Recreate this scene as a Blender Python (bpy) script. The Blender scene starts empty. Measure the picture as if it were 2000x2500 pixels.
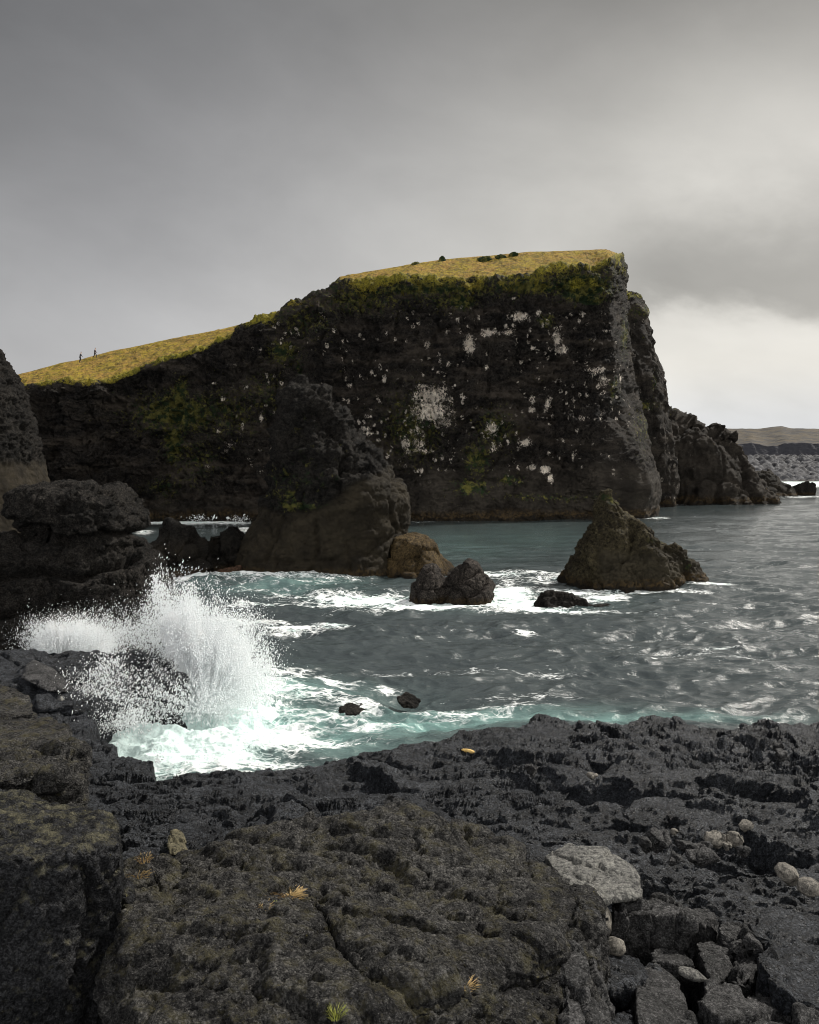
import bpy, bmesh, math, random
import numpy as np
from mathutils import Vector

# ------------------------------------------------------------------ camera / world / sun
SC = bpy.context.scene
COL = SC.collection
F = 2300.0          # focal length in pixels of a 2000 x 2500 frame
EYE = 10.0          # eye height above the sea
TANP = 133.0 / F
PITCH = math.atan(TANP)

cam_d = bpy.data.cameras.new('camera')
cam = bpy.data.objects.new('camera', cam_d)
COL.objects.link(cam)
cam.location = (0, 0, EYE)
cam.rotation_euler = (math.pi / 2 - PITCH, 0, 0)
cam_d.sensor_fit = 'VERTICAL'
cam_d.sensor_height = 24.0
cam_d.lens = 24.0 * F / 2500.0
cam_d.clip_start = 0.1
cam_d.clip_end = 30000
SC.camera = cam

SUN_EL, SUN_AZ = math.radians(42), math.radians(52)   # azimuth clockwise from +Y (straight ahead)
sd = Vector((math.sin(SUN_AZ) * math.cos(SUN_EL), math.cos(SUN_AZ) * math.cos(SUN_EL), math.sin(SUN_EL)))
sun_d = bpy.data.lights.new('sun', 'SUN')
sun = bpy.data.objects.new('sun', sun_d)
COL.objects.link(sun)
sun.rotation_euler = sd.to_track_quat('Z', 'Y').to_euler()
sun_d.energy = 3.5
sun_d.angle = math.radians(6)
sun_d.color = (1.0, 0.95, 0.87)

SC.view_settings.view_transform = 'Standard'
SC.view_settings.look = 'None'
SC.view_settings.exposure = 0.75
SC.view_settings.gamma = 1.0
try:
    SC.view_settings.use_curve_mapping = False
except Exception:
    pass
SC.cycles.volume_bounces = 10
SC.cycles.max_bounces = 14
SC.cycles.diffuse_bounces = 8
SC.cycles.transmission_bounces = 8
SC.cycles.filter_width = 1.0
SC.cycles.transparent_max_bounces = 12
SC.cycles.volume_step_rate = 1.0
SC.cycles.use_denoising = True
SC.cycles.sample_clamp_direct = 4


class NT:
    """small helper round a node tree"""
    def __init__(self, tree):
        self.t = tree
        self.n = tree.nodes
        self.l = tree.links

    def node(self, kind, **kw):
        nd = self.n.new(kind)
        for k, v in kw.items():
            setattr(nd, k, v)
        return nd

    def put(self, sock, v):
        if v is None:
            return
        if hasattr(v, 'is_linked'):
            self.l.new(v, sock)
        else:
            if isinstance(v, (tuple, list)) and len(v) == 3 and len(sock.default_value) == 4:
                v = (*v, 1)
            sock.default_value = v

    def math(self, op, a, b=None, c=None, clamp=False):
        nd = self.node('ShaderNodeMath', operation=op, use_clamp=clamp)
        self.put(nd.inputs[0], a)
        self.put(nd.inputs[1], b)
        self.put(nd.inputs[2], c)
        return nd.outputs[0]

    def mix(self, f, a, b, mode='MIX'):
        nd = self.node('ShaderNodeMix', data_type='RGBA', blend_type=mode)
        self.put(nd.inputs[0], f)
        self.put(nd.inputs[6], a)
        self.put(nd.inputs[7], b)
        return nd.outputs[2]

    def sstep(self, x, lo, hi, a=0.0, b=1.0):
        nd = self.node('ShaderNodeMapRange', interpolation_type='SMOOTHSTEP')
        self.put(nd.inputs[0], x)
        for i, v in enumerate((lo, hi, a, b)):
            self.put(nd.inputs[1 + i], v)
        return nd.outputs[0]

    def noise(self, vec, scale, detail=6, rough=0.55, dist=0.0, out=0):
        nd = self.node('ShaderNodeTexNoise')
        self.put(nd.inputs['Vector'], vec)
        self.put(nd.inputs['Scale'], scale)
        nd.inputs['Detail'].default_value = detail
        nd.inputs['Roughness'].default_value = rough
        nd.inputs['Distortion'].default_value = dist
        return nd.outputs[out]

    def vor(self, vec, scale, feature='F1', out='Distance'):
        nd = self.node('ShaderNodeTexVoronoi', feature=feature)
        self.put(nd.inputs['Vector'], vec)
        self.put(nd.inputs['Scale'], scale)
        return nd.outputs[out]

    def scale(self, vec, s):
        nd = self.node('ShaderNodeMapping')
        self.put(nd.inputs[0], vec)
        nd.inputs['Scale'].default_value = s
        return nd.outputs[0]

    def attr(self, name):
        return self.node('ShaderNodeAttribute', attribute_name=name).outputs['Fac']


def build_world():
    w = bpy.data.worlds.new("World")
    SC.world = w
    w.use_nodes = True
    w.node_tree.nodes.clear()
    T = NT(w.node_tree)
    out = T.node('ShaderNodeOutputWorld')
    bg = T.node('ShaderNodeBackground')
    T.l.new(bg.outputs[0], out.inputs[0])
    sky = T.node('ShaderNodeTexSky', sky_type='NISHITA')
    sky.sun_disc = False
    sky.sun_elevation = SUN_EL
    sky.sun_rotation = SUN_AZ
    sky.dust_density = 4.0
    tc = T.node('ShaderNodeTexCoord').outputs['Generated']
    sep = T.node('ShaderNodeSeparateXYZ')
    T.l.new(tc, sep.inputs[0])
    X, Y, Z = sep.outputs
    az = T.math('ARCTAN2', X, Y)                 # 0 ahead, + to the right
    el = T.math('ARCSINE', Z)
    # cloud deck: brightness by direction (radians of elevation and azimuth), broken by soft noise
    comb = T.node('ShaderNodeCombineXYZ')
    T.l.new(az, comb.inputs[0])
    T.l.new(T.math('MULTIPLY', T.math('ADD', el, T.math('MULTIPLY', az, 0.12)), 1.8), comb.inputs[1])
    v = comb.outputs[0]
    n1 = T.noise(v, 1.6, 4, 0.5, 0.3)
    n2 = T.noise(v, 4.5, 5, 0.55, 0.2)
    n3 = T.noise(v, 14, 5, 0.55)
    # base: pale towards the horizon, darker higher up, then even overcast overhead
    low = T.sstep(el, 0.02, 0.47, 0.58, 0.20)
    high = T.sstep(el, 0.55, 1.2, 0.0, 0.12)
    base = T.math('ADD', low, high)
    # glow towards the hidden sun, right of the frame
    g = T.math('MULTIPLY', T.sstep(az, -0.28, 0.48), T.sstep(T.math('ABSOLUTE', T.math('SUBTRACT', el, 0.27)), 0.24, 0.0))
    base = T.math('ADD', base, T.math('MULTIPLY', g, 0.28))
    gl = T.math('MULTIPLY', T.sstep(az, -0.10, -0.44), 0.74)
    base = T.math('MULTIPLY', base, T.math('SUBTRACT', 1.0, T.math('MULTIPLY', gl, 0.35)))
    base = T.math('MULTIPLY', base, T.math('ADD', 0.78, T.math('MULTIPLY', n1, 0.44)))
    base = T.math('MULTIPLY', base, T.math('ADD', 0.76, T.math('MULTIPLY', n2, 0.48)))
    # darker belt of cloud low on the right with a bright break beneath it
    wob = T.math('ADD', el, T.math('MULTIPLY', T.math('SUBTRACT', n2, 0.5), 0.10))
    wob = T.math('ADD', wob, T.math('MULTIPLY', T.math('SUBTRACT', n3, 0.5), 0.045))
    side = T.sstep(az, 0.13, 0.27)
    belt = T.math('MULTIPLY', T.sstep(wob, 0.12, 0.165), T.sstep(wob, 0.30, 0.18))
    base = T.math('MULTIPLY', base, T.math('SUBTRACT', 1.0, T.math('MULTIPLY', T.math('MULTIPLY', belt, side), 0.40)))
    brk = T.math('MULTIPLY', T.sstep(wob, 0.150, 0.112), T.sstep(wob, -0.02, 0.085, 0.60, 1.0))
    brk = T.math('MULTIPLY', brk, side)
    base = T.math('ADD', T.math('MULTIPLY', base, T.math('SUBTRACT', 1.0, brk)), T.math('MULTIPLY', brk, T.math('ADD', 0.60, T.math('MULTIPLY', n2, 0.34))))
    back = T.sstep(Y, 0.25, -0.5)  # unseen sky behind the viewer, brightness added to fill the cliff face
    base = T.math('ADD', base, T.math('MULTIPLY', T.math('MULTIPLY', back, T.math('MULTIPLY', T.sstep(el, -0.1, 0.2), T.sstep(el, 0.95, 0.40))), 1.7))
    tint = T.mix(T.sstep(az, -0.35, 0.30), (0.99, 0.985, 0.995), (1.03, 1.0, 0.93))
    tint = T.mix(T.sstep(el, 0.10, 0.02), tint, (0.98, 1.0, 1.02))
    cl = T.mix(1.0, tint, base, 'MULTIPLY')
    cl2 = T.mix(1.0, cl, (0.62, 0.62, 0.62), 'MULTIPLY')
    nish = T.mix(1.0, sky.outputs[0], (0.07, 0.07, 0.07), 'MULTIPLY')
    fin = T.mix(0.96, nish, cl2)
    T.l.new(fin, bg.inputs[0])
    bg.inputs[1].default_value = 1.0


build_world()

# ------------------------------------------------------------------ numeric helpers
cp, sp_ = math.cos(PITCH), math.sin(PITCH)


def ray(px, py):
    a = (px - 1000.0) / F
    b = -(py - 1250.0) / F
    return a, cp + b * sp_, -sp_ + b * cp


def P(px, py, Y):
    x, y, z = ray(px, py)
    s = Y / y
    return np.array((x * s, Y, EYE + z * s))


def W(px, py, z=0.0):
    dx, dy, dz = ray(px, py)
    s = (z - EYE) / dz
    return np.array((dx * s, dy * s, z))


def project(p):
    x, y, z = p[:, 0], p[:, 1], p[:, 2] - EYE
    d = y * cp - z * sp_
    u = y * sp_ + z * cp
    return 1000 + F * x / d, 1250 - F * u / d


_rs = np.random.RandomState(7)
PERM = np.concatenate([_rs.permutation(256)] * 3).astype(np.int32)
G3 = _rs.normal(size=(256, 3)).astype(np.float32)
G3 /= np.linalg.norm(G3, axis=1, keepdims=True)
R3 = _rs.rand(256, 3).astype(np.float32)


def noise3(p, seed=0):
    p = np.asarray(p, np.float32) + np.float32(seed * 17.31 + 100.5)
    i = np.floor(p).astype(np.int32)
    f = p - i
    i &= 255
    u = f * f * f * (f * (f * 6 - 15) + 10)
    out = np.zeros(len(p), np.float32)
    for dx in (0, 1):
        wx = u[:, 0] if dx else 1 - u[:, 0]
        a = PERM[(i[:, 0] + dx) & 255]
        for dy in (0, 1):
            wy = u[:, 1] if dy else 1 - u[:, 1]
            b = PERM[a + ((i[:, 1] + dy) & 255)]
            for dz in (0, 1):
                wz = u[:, 2] if dz else 1 - u[:, 2]
                g = G3[PERM[b + ((i[:, 2] + dz) & 255)]]
                out += wx * wy * wz * (g[:, 0] * (f[:, 0] - dx) + g[:, 1] * (f[:, 1] - dy) + g[:, 2] * (f[:, 2] - dz))
    return out * 1.6


def fbm(p, wl, octv=4, gain=0.5, seed=0, kind='f', sc=(1, 1, 1)):
    p = np.asarray(p, np.float32) * np.array(sc, np.float32) / wl
    a, s, tot = 1.0, np.zeros(len(p), np.float32), 0.0
    for o in range(octv):
        n = noise3(p, seed + o * 3)
        if kind == 'b':
            n = np.abs(n) * 2 - 0.6
        elif kind == 'r':
            n = 0.6 - np.abs(n) * 2
        s += a * n
        tot += a
        a *= gain
        p = p * 2.03
    return s / tot


def cells(p, wl, seed=0):
    """Worley cells: per-point random value and tilted-plane value of its own cell, and F2-F1"""
    p = np.asarray(p, np.float32) / wl + np.float32(seed * 11.7 + 50)
    i = np.floor(p).astype(np.int32)
    f = p - i
    d1 = np.full(len(p), 9e9, np.float32)
    d2 = d1.copy()
    hid = np.zeros(len(p), np.int32)
    vec = np.zeros((len(p), 3), np.float32)
    for dx in (-1, 0, 1):
        for dy in (-1, 0, 1):
            for dz in (-1, 0, 1):
                h = PERM[PERM[PERM[(i[:, 0] + dx) & 255] + ((i[:, 1] + dy) & 255)] + ((i[:, 2] + dz) & 255)]
                v = R3[h] + np.array((dx, dy, dz), np.float32) - f
                d = (v * v).sum(1)
                m = d < d1
                d2 = np.where(m, d1, np.minimum(d2, d))
                d1 = np.where(m, d, d1)
                hid = np.where(m, h, hid)
                vec[m] = v[m]
    rnd = R3[(hid + 31) & 255, 0]
    tilt = (G3[(hid + 77) & 255] * vec).sum(1)
    return rnd, tilt, np.sqrt(d2) - np.sqrt(d1)


def sstep(x, a, b):
    t = np.clip((x - a) / (b - a), 0, 1)
    return t * t * (3 - 2 * t)


def displace(p, n, spec, seed=0):
    d = np.zeros(len(p), np.float32)
    for s in spec:
        k, wl, amp = s[:3]
        sc = s[3] if len(s) > 3 else (1, 1, 1)
        if k in 'fbr':
            d += amp * fbm(p, wl, 4, 0.5, seed + int(wl * 7), k, sc)
        elif k == 'n':
            d += amp * fbm(p, wl, 2, 0.5, seed + int(wl * 7), 'f', sc)
        elif k == 'c':
            q = p * np.array(sc, np.float32)
            q = q + 0.25 * wl * fbm(p, wl * 0.8, 2, 0.5, seed)[:, None]
            r, t, e = cells(q, wl, seed)
            d += amp * ((r - 0.5) + 0.9 * t - 0.5 * (1 - sstep(e, 0.0, 0.14)))
        elif k == 't':
            v = fbm(p, wl, 4, 0.55, seed + int(wl * 9), 'f', sc) * 3.2
            fl = np.floor(v)
            d += amp * (fl + sstep(v - fl, 0.0, 0.22) + 0.25 * (v - fl))
        elif k == 's':
            h = p[:, 2] + 0.18 * p[:, 0] + 1.2 * wl * fbm(p, wl * 6, 3, 0.5, seed)
            t = (h / wl) % 1.0
            d += amp * (t ** 0.6 - 0.5) * (0.6 + fbm(p, wl * 4, 2, 0.5, seed + 4))
    return d


# ------------------------------------------------------------------ mesh helpers
def mesh_np(name, verts, faces, smooth=True):
    """faces: int array (n, k) with k = 3 or 4"""
    me = bpy.data.meshes.new(name)
    n, k = faces.shape
    me.vertices.add(len(verts))
    me.vertices.foreach_set('co', np.ascontiguousarray(verts, np.float32).ravel())
    me.loops.add(n * k)
    me.loops.foreach_set('vertex_index', np.ascontiguousarray(faces, np.int32).ravel())
    me.polygons.add(n)
    me.polygons.foreach_set('loop_start', np.arange(0, n * k, k, dtype=np.int32))
    me.polygons.foreach_set('loop_total', np.full(n, k, np.int32))
    if smooth:
        me.polygons.foreach_set('use_smooth', np.ones(n, bool))
    me.update(calc_edges=True)
    return me


def set_attr(me, name, arr):
    a = me.attributes.new(name, 'FLOAT', 'POINT')
    a.data.foreach_set('value', np.ascontiguousarray(arr, np.float32))


def grid_faces(R, C, closed=False):
    idx = np.arange(R * C, dtype=np.int32).reshape(R, C)
    nxt = np.roll(idx, -1, axis=1) if closed else idx[:, 1:]
    cur = idx if closed else idx[:, :-1]
    return np.stack([cur[:-1].ravel(), nxt[:-1].ravel(), nxt[1:].ravel(), cur[1:].ravel()], 1)


def obj(name, me, mat=None, parent=None, label=None, cat=None, group=None, kind=None, loc=None):
    o = bpy.data.objects.new(name, me)
    COL.objects.link(o)
    if mat is not None and me is not None:
        me.materials.append(mat)
    if parent is not None:
        o.parent = parent
    if loc is not None:
        o.location = loc
    for k, v in (('label', label), ('category', cat), ('group', group), ('kind', kind)):
        if v:
            o[k] = v
    return o


def recentre(o):
    me = o.data
    n = len(me.vertices)
    co = np.empty(n * 3, np.float32)
    me.vertices.foreach_get('co', co)
    co = co.reshape(-1, 3)
    c = np.array(((co[:, 0].min() + co[:, 0].max()) / 2, (co[:, 1].min() + co[:, 1].max()) / 2, co[:, 2].min()))
    co -= c.astype(np.float32)
    me.vertices.foreach_set('co', co.ravel())
    me.update()
    o.location = Vector(c)


def hull_bm(bm, pts):
    vs = [bm.verts.new(p) for p in pts]
    r = bmesh.ops.convex_hull(bm, input=vs)
    junk = [v for v in set(r['geom_interior']) | set(r['geom_unused']) if isinstance(v, bmesh.types.BMVert)]
    if junk:
        bmesh.ops.delete(bm, geom=junk, context='VERTS')


def loft_bm(bm, rows, n=28, power=2.4):
    """rows: (py, pxl, pxr, Y, ry) from bottom to top; each ring is a superellipse in plan"""
    rings = []
    for (py, xl, xr, Y, ry) in rows:
        a, b = P(xl, py, Y), P(xr, py, Y)
        cx, rx, z = (a[0] + b[0]) / 2, (b[0] - a[0]) / 2, a[2]
        ring = []
        for k in range(n):
            t = 2 * math.pi * k / n
            c, s = math.cos(t), math.sin(t)
            ex = math.copysign(abs(c) ** (2 / power), c)
            ey = math.copysign(abs(s) ** (2 / power), s)
            ring.append(bm.verts.new((cx + rx * ex, Y + ry * ey, z)))
        rings.append(ring)
    for a, b in zip(rings[:-1], rings[1:]):
        for k in range(n):
            bm.faces.new((a[k], a[(k + 1) % n], b[(k + 1) % n], b[k]))
    bm.faces.new(rings[0][::-1])
    bm.faces.new(rings[-1])


def voxelize(bm, voxel):
    me = bpy.data.meshes.new('tmp')
    bmesh.ops.recalc_face_normals(bm, faces=bm.faces[:])
    bm.to_mesh(me)
    bm.free()
    o = bpy.data.objects.new('tmp', me)
    COL.objects.link(o)
    m = o.modifiers.new('r', 'REMESH')
    m.mode = 'VOXEL'
    m.voxel_size = voxel
    dg = bpy.context.evaluated_depsgraph_get()
    dg.update()
    res = bpy.data.meshes.new_from_object(o.evaluated_get(dg), depsgraph=dg)
    bpy.data.objects.remove(o)
    bpy.data.meshes.remove(me)
    n = len(res.vertices)
    co = np.empty(n * 3, np.float32)
    no = np.empty(n * 3, np.float32)
    res.vertices.foreach_get('co', co)
    res.vertices.foreach_get('normal', no)
    return res, co.reshape(-1, 3), no.reshape(-1, 3)


def rock(name, shapes, voxel, spec, mat, seed=0, attrs=None, ampf=None, carve=None, **kw):
    """union of hulls / lofts -> voxel skin -> noise relief"""
    bm = bmesh.new()
    for s in shapes:
        if s[0] == 'hull':
            hull_bm(bm, [P(*q) if len(q) == 3 else q[:3] for q in s[1]])
        elif s[0] == 'loft':
            loft_bm(bm, s[1], *(s[2:]))
    me, co, no = voxelize(bm, voxel)
    d = displace(co, no, spec, seed)
    if ampf is not None:
        d = d * ampf(co)
    if carve is not None:
        d = d - carve(co)
    co2 = co + no * d[:, None]
    me.vertices.foreach_set('co', co2.astype(np.float32).ravel())
    me.polygons.foreach_set('use_smooth', np.ones(len(me.polygons), bool))
    me.materials.clear()
    me.update()
    me.name = name
    if attrs:
        for k, f in attrs.items():
            set_attr(me, k, f(co2))
    o = obj(name, me, mat, **kw)
    if kw.get('parent') is None:
        recentre(o)
    return o


def grooves(lines, wob_amp=7, wl=.5):
    """relief that cuts cracks along lines given where they show on the rock: (points, width px, depth m)"""
    def f(co):
        px, py = project(co)
        wob = wob_amp * fbm(co, wl, 3, .6, 77)
        out = np.zeros(len(co), np.float32)
        for line, w, dep in lines:
            for (ax, ay), (bx, by) in zip(line[:-1], line[1:]):
                ex, ey = bx - ax, by - ay
                t = np.clip(((px + wob - ax) * ex + (py + wob - ay) * ey) / (ex * ex + ey * ey), 0, 1)
                dd = np.hypot(px + wob - ax - ex * t, py + wob - ay - ey * t)
                out = np.maximum(out, dep * np.exp(-(dd / w) ** 2))
        return out
    return f


def blobs(px, py, lst, boost=1.0):
    m = np.zeros(len(px), np.float32)
    for b in lst:
        x, y, rx, ry = b[:4]
        s = b[4] if len(b) > 4 else 1.0
        d = ((px - x) / (rx * 1.25)) ** 2 + ((py - y) / (ry * 1.25)) ** 2
        m = np.maximum(m, s * np.exp(-d * 0.9))
    return m * boost


# ------------------------------------------------------------------ materials
def new_mat(name):
    m = bpy.data.materials.new(name)
    m.use_nodes = True
    m.node_tree.nodes.clear()
    T = NT(m.node_tree)
    out = T.node('ShaderNodeOutputMaterial')
    b = T.node('ShaderNodeBsdfPrincipled')
    T.l.new(b.outputs[0], out.inputs[0])
    geo = T.node('ShaderNodeNewGeometry').outputs['Position']
    return m, T, b, geo, out


def rock_mat(name, c1, c2, scale=1.0, bump=0.05, rough=0.8, spec=0.35, lichen=None, tide=None, moss=False,
             guano=False, smooth=None, speckle=None, grass=False, pores=0.0):
    m, T, b, pos, out = new_mat(name)
    n = T.noise(pos, 0.55 * scale, 8, 0.62)
    n2 = T.noise(pos, 4.0 * scale, 8, 0.65)
    n3 = T.noise(pos, 22.0 * scale, 6, 0.7)
    f = T.math('ADD', T.math('MULTIPLY', n, 0.5), T.math('MULTIPLY', n2, 0.5))
    col = T.mix(T.sstep(f, 0.36, 0.64), c1, c2)
    col = T.mix(T.sstep(n3, 0.52, 0.75, 0.0, 0.55), col, tuple(min(1, c * 2.1) for c in c2))
    gr = T.noise(pos, 5.5 * scale, 8, 0.75)
    col = T.mix(1.0, col, T.mix(T.sstep(gr, 0.38, 0.62), (0.42, 0.42, 0.43), (2.0, 1.98, 1.94)), 'MULTIPLY')
    if pores:
        gt = T.noise(T.scale(pos, (1.0, 1.0, 1.3)), 13.0 * scale, 4, 0.75)
        col = T.mix(1.0, col, T.mix(T.sstep(gt, 0.40, 0.62), (0.45, 0.45, 0.46), (1.9, 1.88, 1.86)), 'MULTIPLY')
    h = T.math('ADD', T.math('MULTIPLY', n2, 0.6), T.math('MULTIPLY', n3, 0.35))
    if pores:
        h = T.math('ADD', h, T.math('MULTIPLY', gt, 0.5))
    h = T.math('ADD', h, T.math('MULTIPLY', T.math('ABSOLUTE', T.math('SUBTRACT', gr, 0.5)), 1.6))
    if pores:
        v = T.vor(pos, 9.0 * scale)
        v2 = T.vor(pos, 26.0 * scale)
        pv = T.math('ADD', T.sstep(v, 0.05, 0.42), T.math('MULTIPLY', T.sstep(v2, 0.05, 0.4), 0.5))
        h = T.math('ADD', h, T.math('MULTIPLY', pv, 0.35 * pores))
    if speckle:
        s = T.vor(pos, 60 * scale, out='Color')
        s2 = T.noise(pos, 75 * scale, 2, 0.6)
        col = T.mix(T.sstep(s2, 0.56, 0.66, 0.0, 0.85), col, speckle)
        col = T.mix(T.sstep(s2, 0.42, 0.34, 0.0, 0.75), col, tuple(c * 0.35 for c in c1))
    if guano:
        bn = T.noise(T.scale(pos, (0.10, 0.10, 0.42)), 1.0, 8, 0.65)
        col = T.mix(T.sstep(bn, 0.47, 0.66, 0.0, 0.75), col, T.mix(gr, (0.045, 0.036, 0.030), (0.15, 0.125, 0.10)))
    if smooth:
        sm = T.attr('smooth')
        cs = T.mix(T.sstep(n, 0.35, 0.65), smooth[0], smooth[1])
        cs = T.mix(T.sstep(T.noise(T.scale(pos, (0.5, 0.5, 2.2)), 1.3, 6, 0.6), 0.45, 0.62, 0.0, 0.45), cs, smooth[0])
        col = T.mix(sm, col, cs)
        h = T.math('MULTIPLY', h, T.math('SUBTRACT', 1.0, T.math('MULTIPLY', sm, 0.72)))
    if lichen:
        lc, amt = lichen
        nz = T.node('ShaderNodeSeparateXYZ')
        T.l.new(T.node('ShaderNodeNewGeometry').outputs['Normal'], nz.inputs[0])
        up = T.sstep(nz.outputs[2], 0.15, 0.7)
        ln = T.noise(pos, 1.5 * scale, 8, 0.72)
        lf = T.math('MULTIPLY', T.sstep(ln, 0.47, 0.66), T.math('MULTIPLY', up, amt))
        col = T.mix(lf, col, T.mix(T.sstep(n3, 0.4, 0.6), lc, tuple(c * 0.5 for c in lc)))
        spk = T.noise(pos, 6.5 * scale, 6, 0.75)
        col = T.mix(T.math('MULTIPLY', T.sstep(spk, 0.64, 0.72), T.math('MULTIPLY', up, amt)), col, (lc[0] * 1.7, lc[1] * 1.6, lc[2] * 0.8))
    if moss:
        mo = T.attr('moss')
        mn = T.noise(pos, 1.6, 8, 0.7)
        mf = T.sstep(T.math('ADD', mo, T.math('MULTIPLY', T.math('SUBTRACT', mn, 0.5), 2.2)), 0.42, 0.72, 0.0, 0.92)
        mc = T.mix(T.sstep(T.noise(pos, 0.9, 5, 0.6), 0.42, 0.6), (0.022, 0.040, 0.016), (0.155, 0.145, 0.038))
        col = T.mix(T.math('MULTIPLY', mf, T.sstep(mo, 0.02, 0.2)), col, mc)
    if grass:
        g = T.attr('grass')
        gn = T.noise(pos, 0.28, 8, 0.65)
        gn2 = T.noise(T.scale(pos, (1, 1.6, 1)), 2.2, 8, 0.72)
        gc = T.mix(T.sstep(gn, 0.40, 0.60), (0.56, 0.345, 0.085), (0.54, 0.40, 0.055))
        gc = T.mix(T.sstep(T.noise(T.scale(pos, (1, .6, 1)), 0.9, 8, 0.78), 0.48, 0.58, 0.0, 0.85), gc, (0.20, 0.17, 0.045))
        gc = T.mix(T.sstep(gn2, 0.48, 0.60, 0.0, 0.8), gc, (0.20, 0.13, 0.06))
        gc = T.mix(T.attr('green'), gc, T.mix(T.sstep(gn2, 0.42, 0.6), (0.38, 0.33, 0.045), (0.10, 0.105, 0.025)))
        gf = T.sstep(T.math('ADD', T.math('ADD', g, T.math('MULTIPLY', T.math('SUBTRACT', gn2, 0.5), 1.3)), T.math('MULTIPLY', T.math('SUBTRACT', gn, 0.5), 1.9)), 0.42, 0.52)
        col = T.mix(gf, col, gc)
        h = T.mix(gf, h, T.math('MULTIPLY', gn2, 1.4))
    if guano:
        gu = T.attr('guano')
        wn = T.noise(T.scale(pos, (1.0, 1.0, 0.5)), 1.45, 10, 0.88)
        wf = T.sstep(T.math('ADD', T.math('MULTIPLY', gu, 0.30), T.math('MULTIPLY', wn, 1.25)), 0.850, 0.868)
        wf = T.math('MULTIPLY', wf, T.sstep(gu, 0.05, 0.22))
        ws = T.math('MULTIPLY', T.sstep(T.noise(pos, 1.1, 8, 0.82), 0.672, 0.688), T.attr('guano_field'))
        gate = T.sstep(T.noise(pos, 0.16, 4, 0.7), 0.48, 0.55)
        dots = T.math('MULTIPLY', T.sstep(T.vor(T.scale(pos, (1.0, 1.0, 0.7)), 0.75), 0.30, 0.22), T.math('MULTIPLY', gate, T.attr('guano_field')))
        dots = T.math('MULTIPLY', dots, T.sstep(T.noise(pos, 2.2, 4, 0.8), 0.47, 0.53))
        wf = T.math('MAXIMUM', wf, T.math('MAXIMUM', ws, dots))
        col = T.mix(wf, col, T.mix(n3, (1.0, 0.90, 0.76), (0.96, 0.86, 0.76)))
    if tide:
        z = T.node('ShaderNodeSeparateXYZ')
        T.l.new(pos, z.inputs[0])
        zz = T.math('ADD', z.outputs[2], T.math('MULTIPLY', T.math('SUBTRACT', n, 0.5), tide * 1.6))
        tf = T.sstep(zz, tide * 1.25, tide * 0.55)
        tcol = T.mix(T.sstep(n2, 0.40, 0.62), (0.022, 0.017, 0.012), (0.075, 0.050, 0.022))
        col = T.mix(T.math('MULTIPLY', tf, 0.8), col, tcol)
        wet = T.sstep(zz, tide * 0.45, tide * 0.2)
        col = T.mix(T.math('MULTIPLY', wet, 0.75), col, (0.012, 0.011, 0.010))
    T.l.new(col, b.inputs['Base Color'])
    b.inputs['Roughness'].default_value = rough
    b.inputs['Specular IOR Level'].default_value = spec * 0.3
    bu = T.node('ShaderNodeBump')
    bu.inputs['Strength'].default_value = 1.0
    bu.inputs['Distance'].default_value = bump * 3.2
    T.put(bu.inputs['Height'], h)
    T.l.new(bu.outputs[0], b.inputs['Normal'])
    return m


def plain_mat(name, col, rough=0.8, var=0.3, scale=8, bump=0.0):
    m, T, b, pos, out = new_mat(name)
    n = T.noise(pos, scale, 6, 0.6)
    T.l.new(T.mix(n, tuple(c * (1 - var) for c in col), tuple(min(1, c * (1 + var)) for c in col)), b.inputs['Base Color'])
    b.inputs['Roughness'].default_value = rough
    if bump:
        bu = T.node('ShaderNodeBump')
        bu.inputs['Distance'].default_value = bump
        T.l.new(n, bu.inputs['Height'])
        T.l.new(bu.outputs[0], b.inputs['Normal'])
    return m


M_HEAD = rock_mat('cliff_rock', (0.006, 0.006, 0.0065), (0.037, 0.032, 0.028), 0.55, 0.45, tide=1.6, moss=True, guano=True,
                  grass=True, smooth=((0.020, 0.017, 0.014), (0.050, 0.043, 0.035)))
M_STACK = rock_mat('stack_rock', (0.006, 0.006, 0.006), (0.027, 0.024, 0.021), 0.9, 0.22, tide=0.9, moss=True,
                   smooth=((0.014, 0.0115, 0.008), (0.033, 0.027, 0.018)))
M_OLIVE = rock_mat('olive_rock', (0.018, 0.015, 0.011), (0.075, 0.063, 0.036), 0.8, 0.2, tide=0.9, moss=True,
                   smooth=((0.02, 0.017, 0.012), (0.045, 0.038, 0.025)))
M_DARKSTACK = rock_mat('dark_stack_rock', (0.006, 0.006, 0.006), (0.030, 0.027, 0.024), 1.3, 0.14, moss=False, pores=0.6)
M_GREYROCK = rock_mat('sea_rock', (0.016, 0.014, 0.013), (0.060, 0.052, 0.046), 1.4, 0.12, tide=0.55, pores=0.8)
M_LAVA = rock_mat('lava_rock', (0.0035, 0.0045, 0.0065), (0.048, 0.053, 0.062), 2.6, 0.05, rough=0.46, spec=0.6, pores=1.2)
M_LICHEN = rock_mat('lichen_rock', (0.008, 0.008, 0.009), (0.066, 0.065, 0.063), 2.6, 0.05, rough=0.6,
                    lichen=((0.19, 0.17, 0.09), 0.5), pores=1.2)
M_BLOCK = rock_mat('basalt_block', (0.006, 0.0065, 0.0075), (0.032, 0.033, 0.036), 2.8, 0.045, rough=0.55,
                   lichen=((0.24, 0.225, 0.15), 0.9), pores=1.0)
M_BASALT = rock_mat('basalt', (0.014, 0.015, 0.016), (0.080, 0.080, 0.083), 3.0, 0.03, rough=0.6, speckle=(0.09, 0.088, 0.083), pores=0.8)
M_PALE = rock_mat('pale_rock', (0.11, 0.11, 0.108), (0.22, 0.218, 0.205), 3.0, 0.03, rough=0.85)
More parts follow.
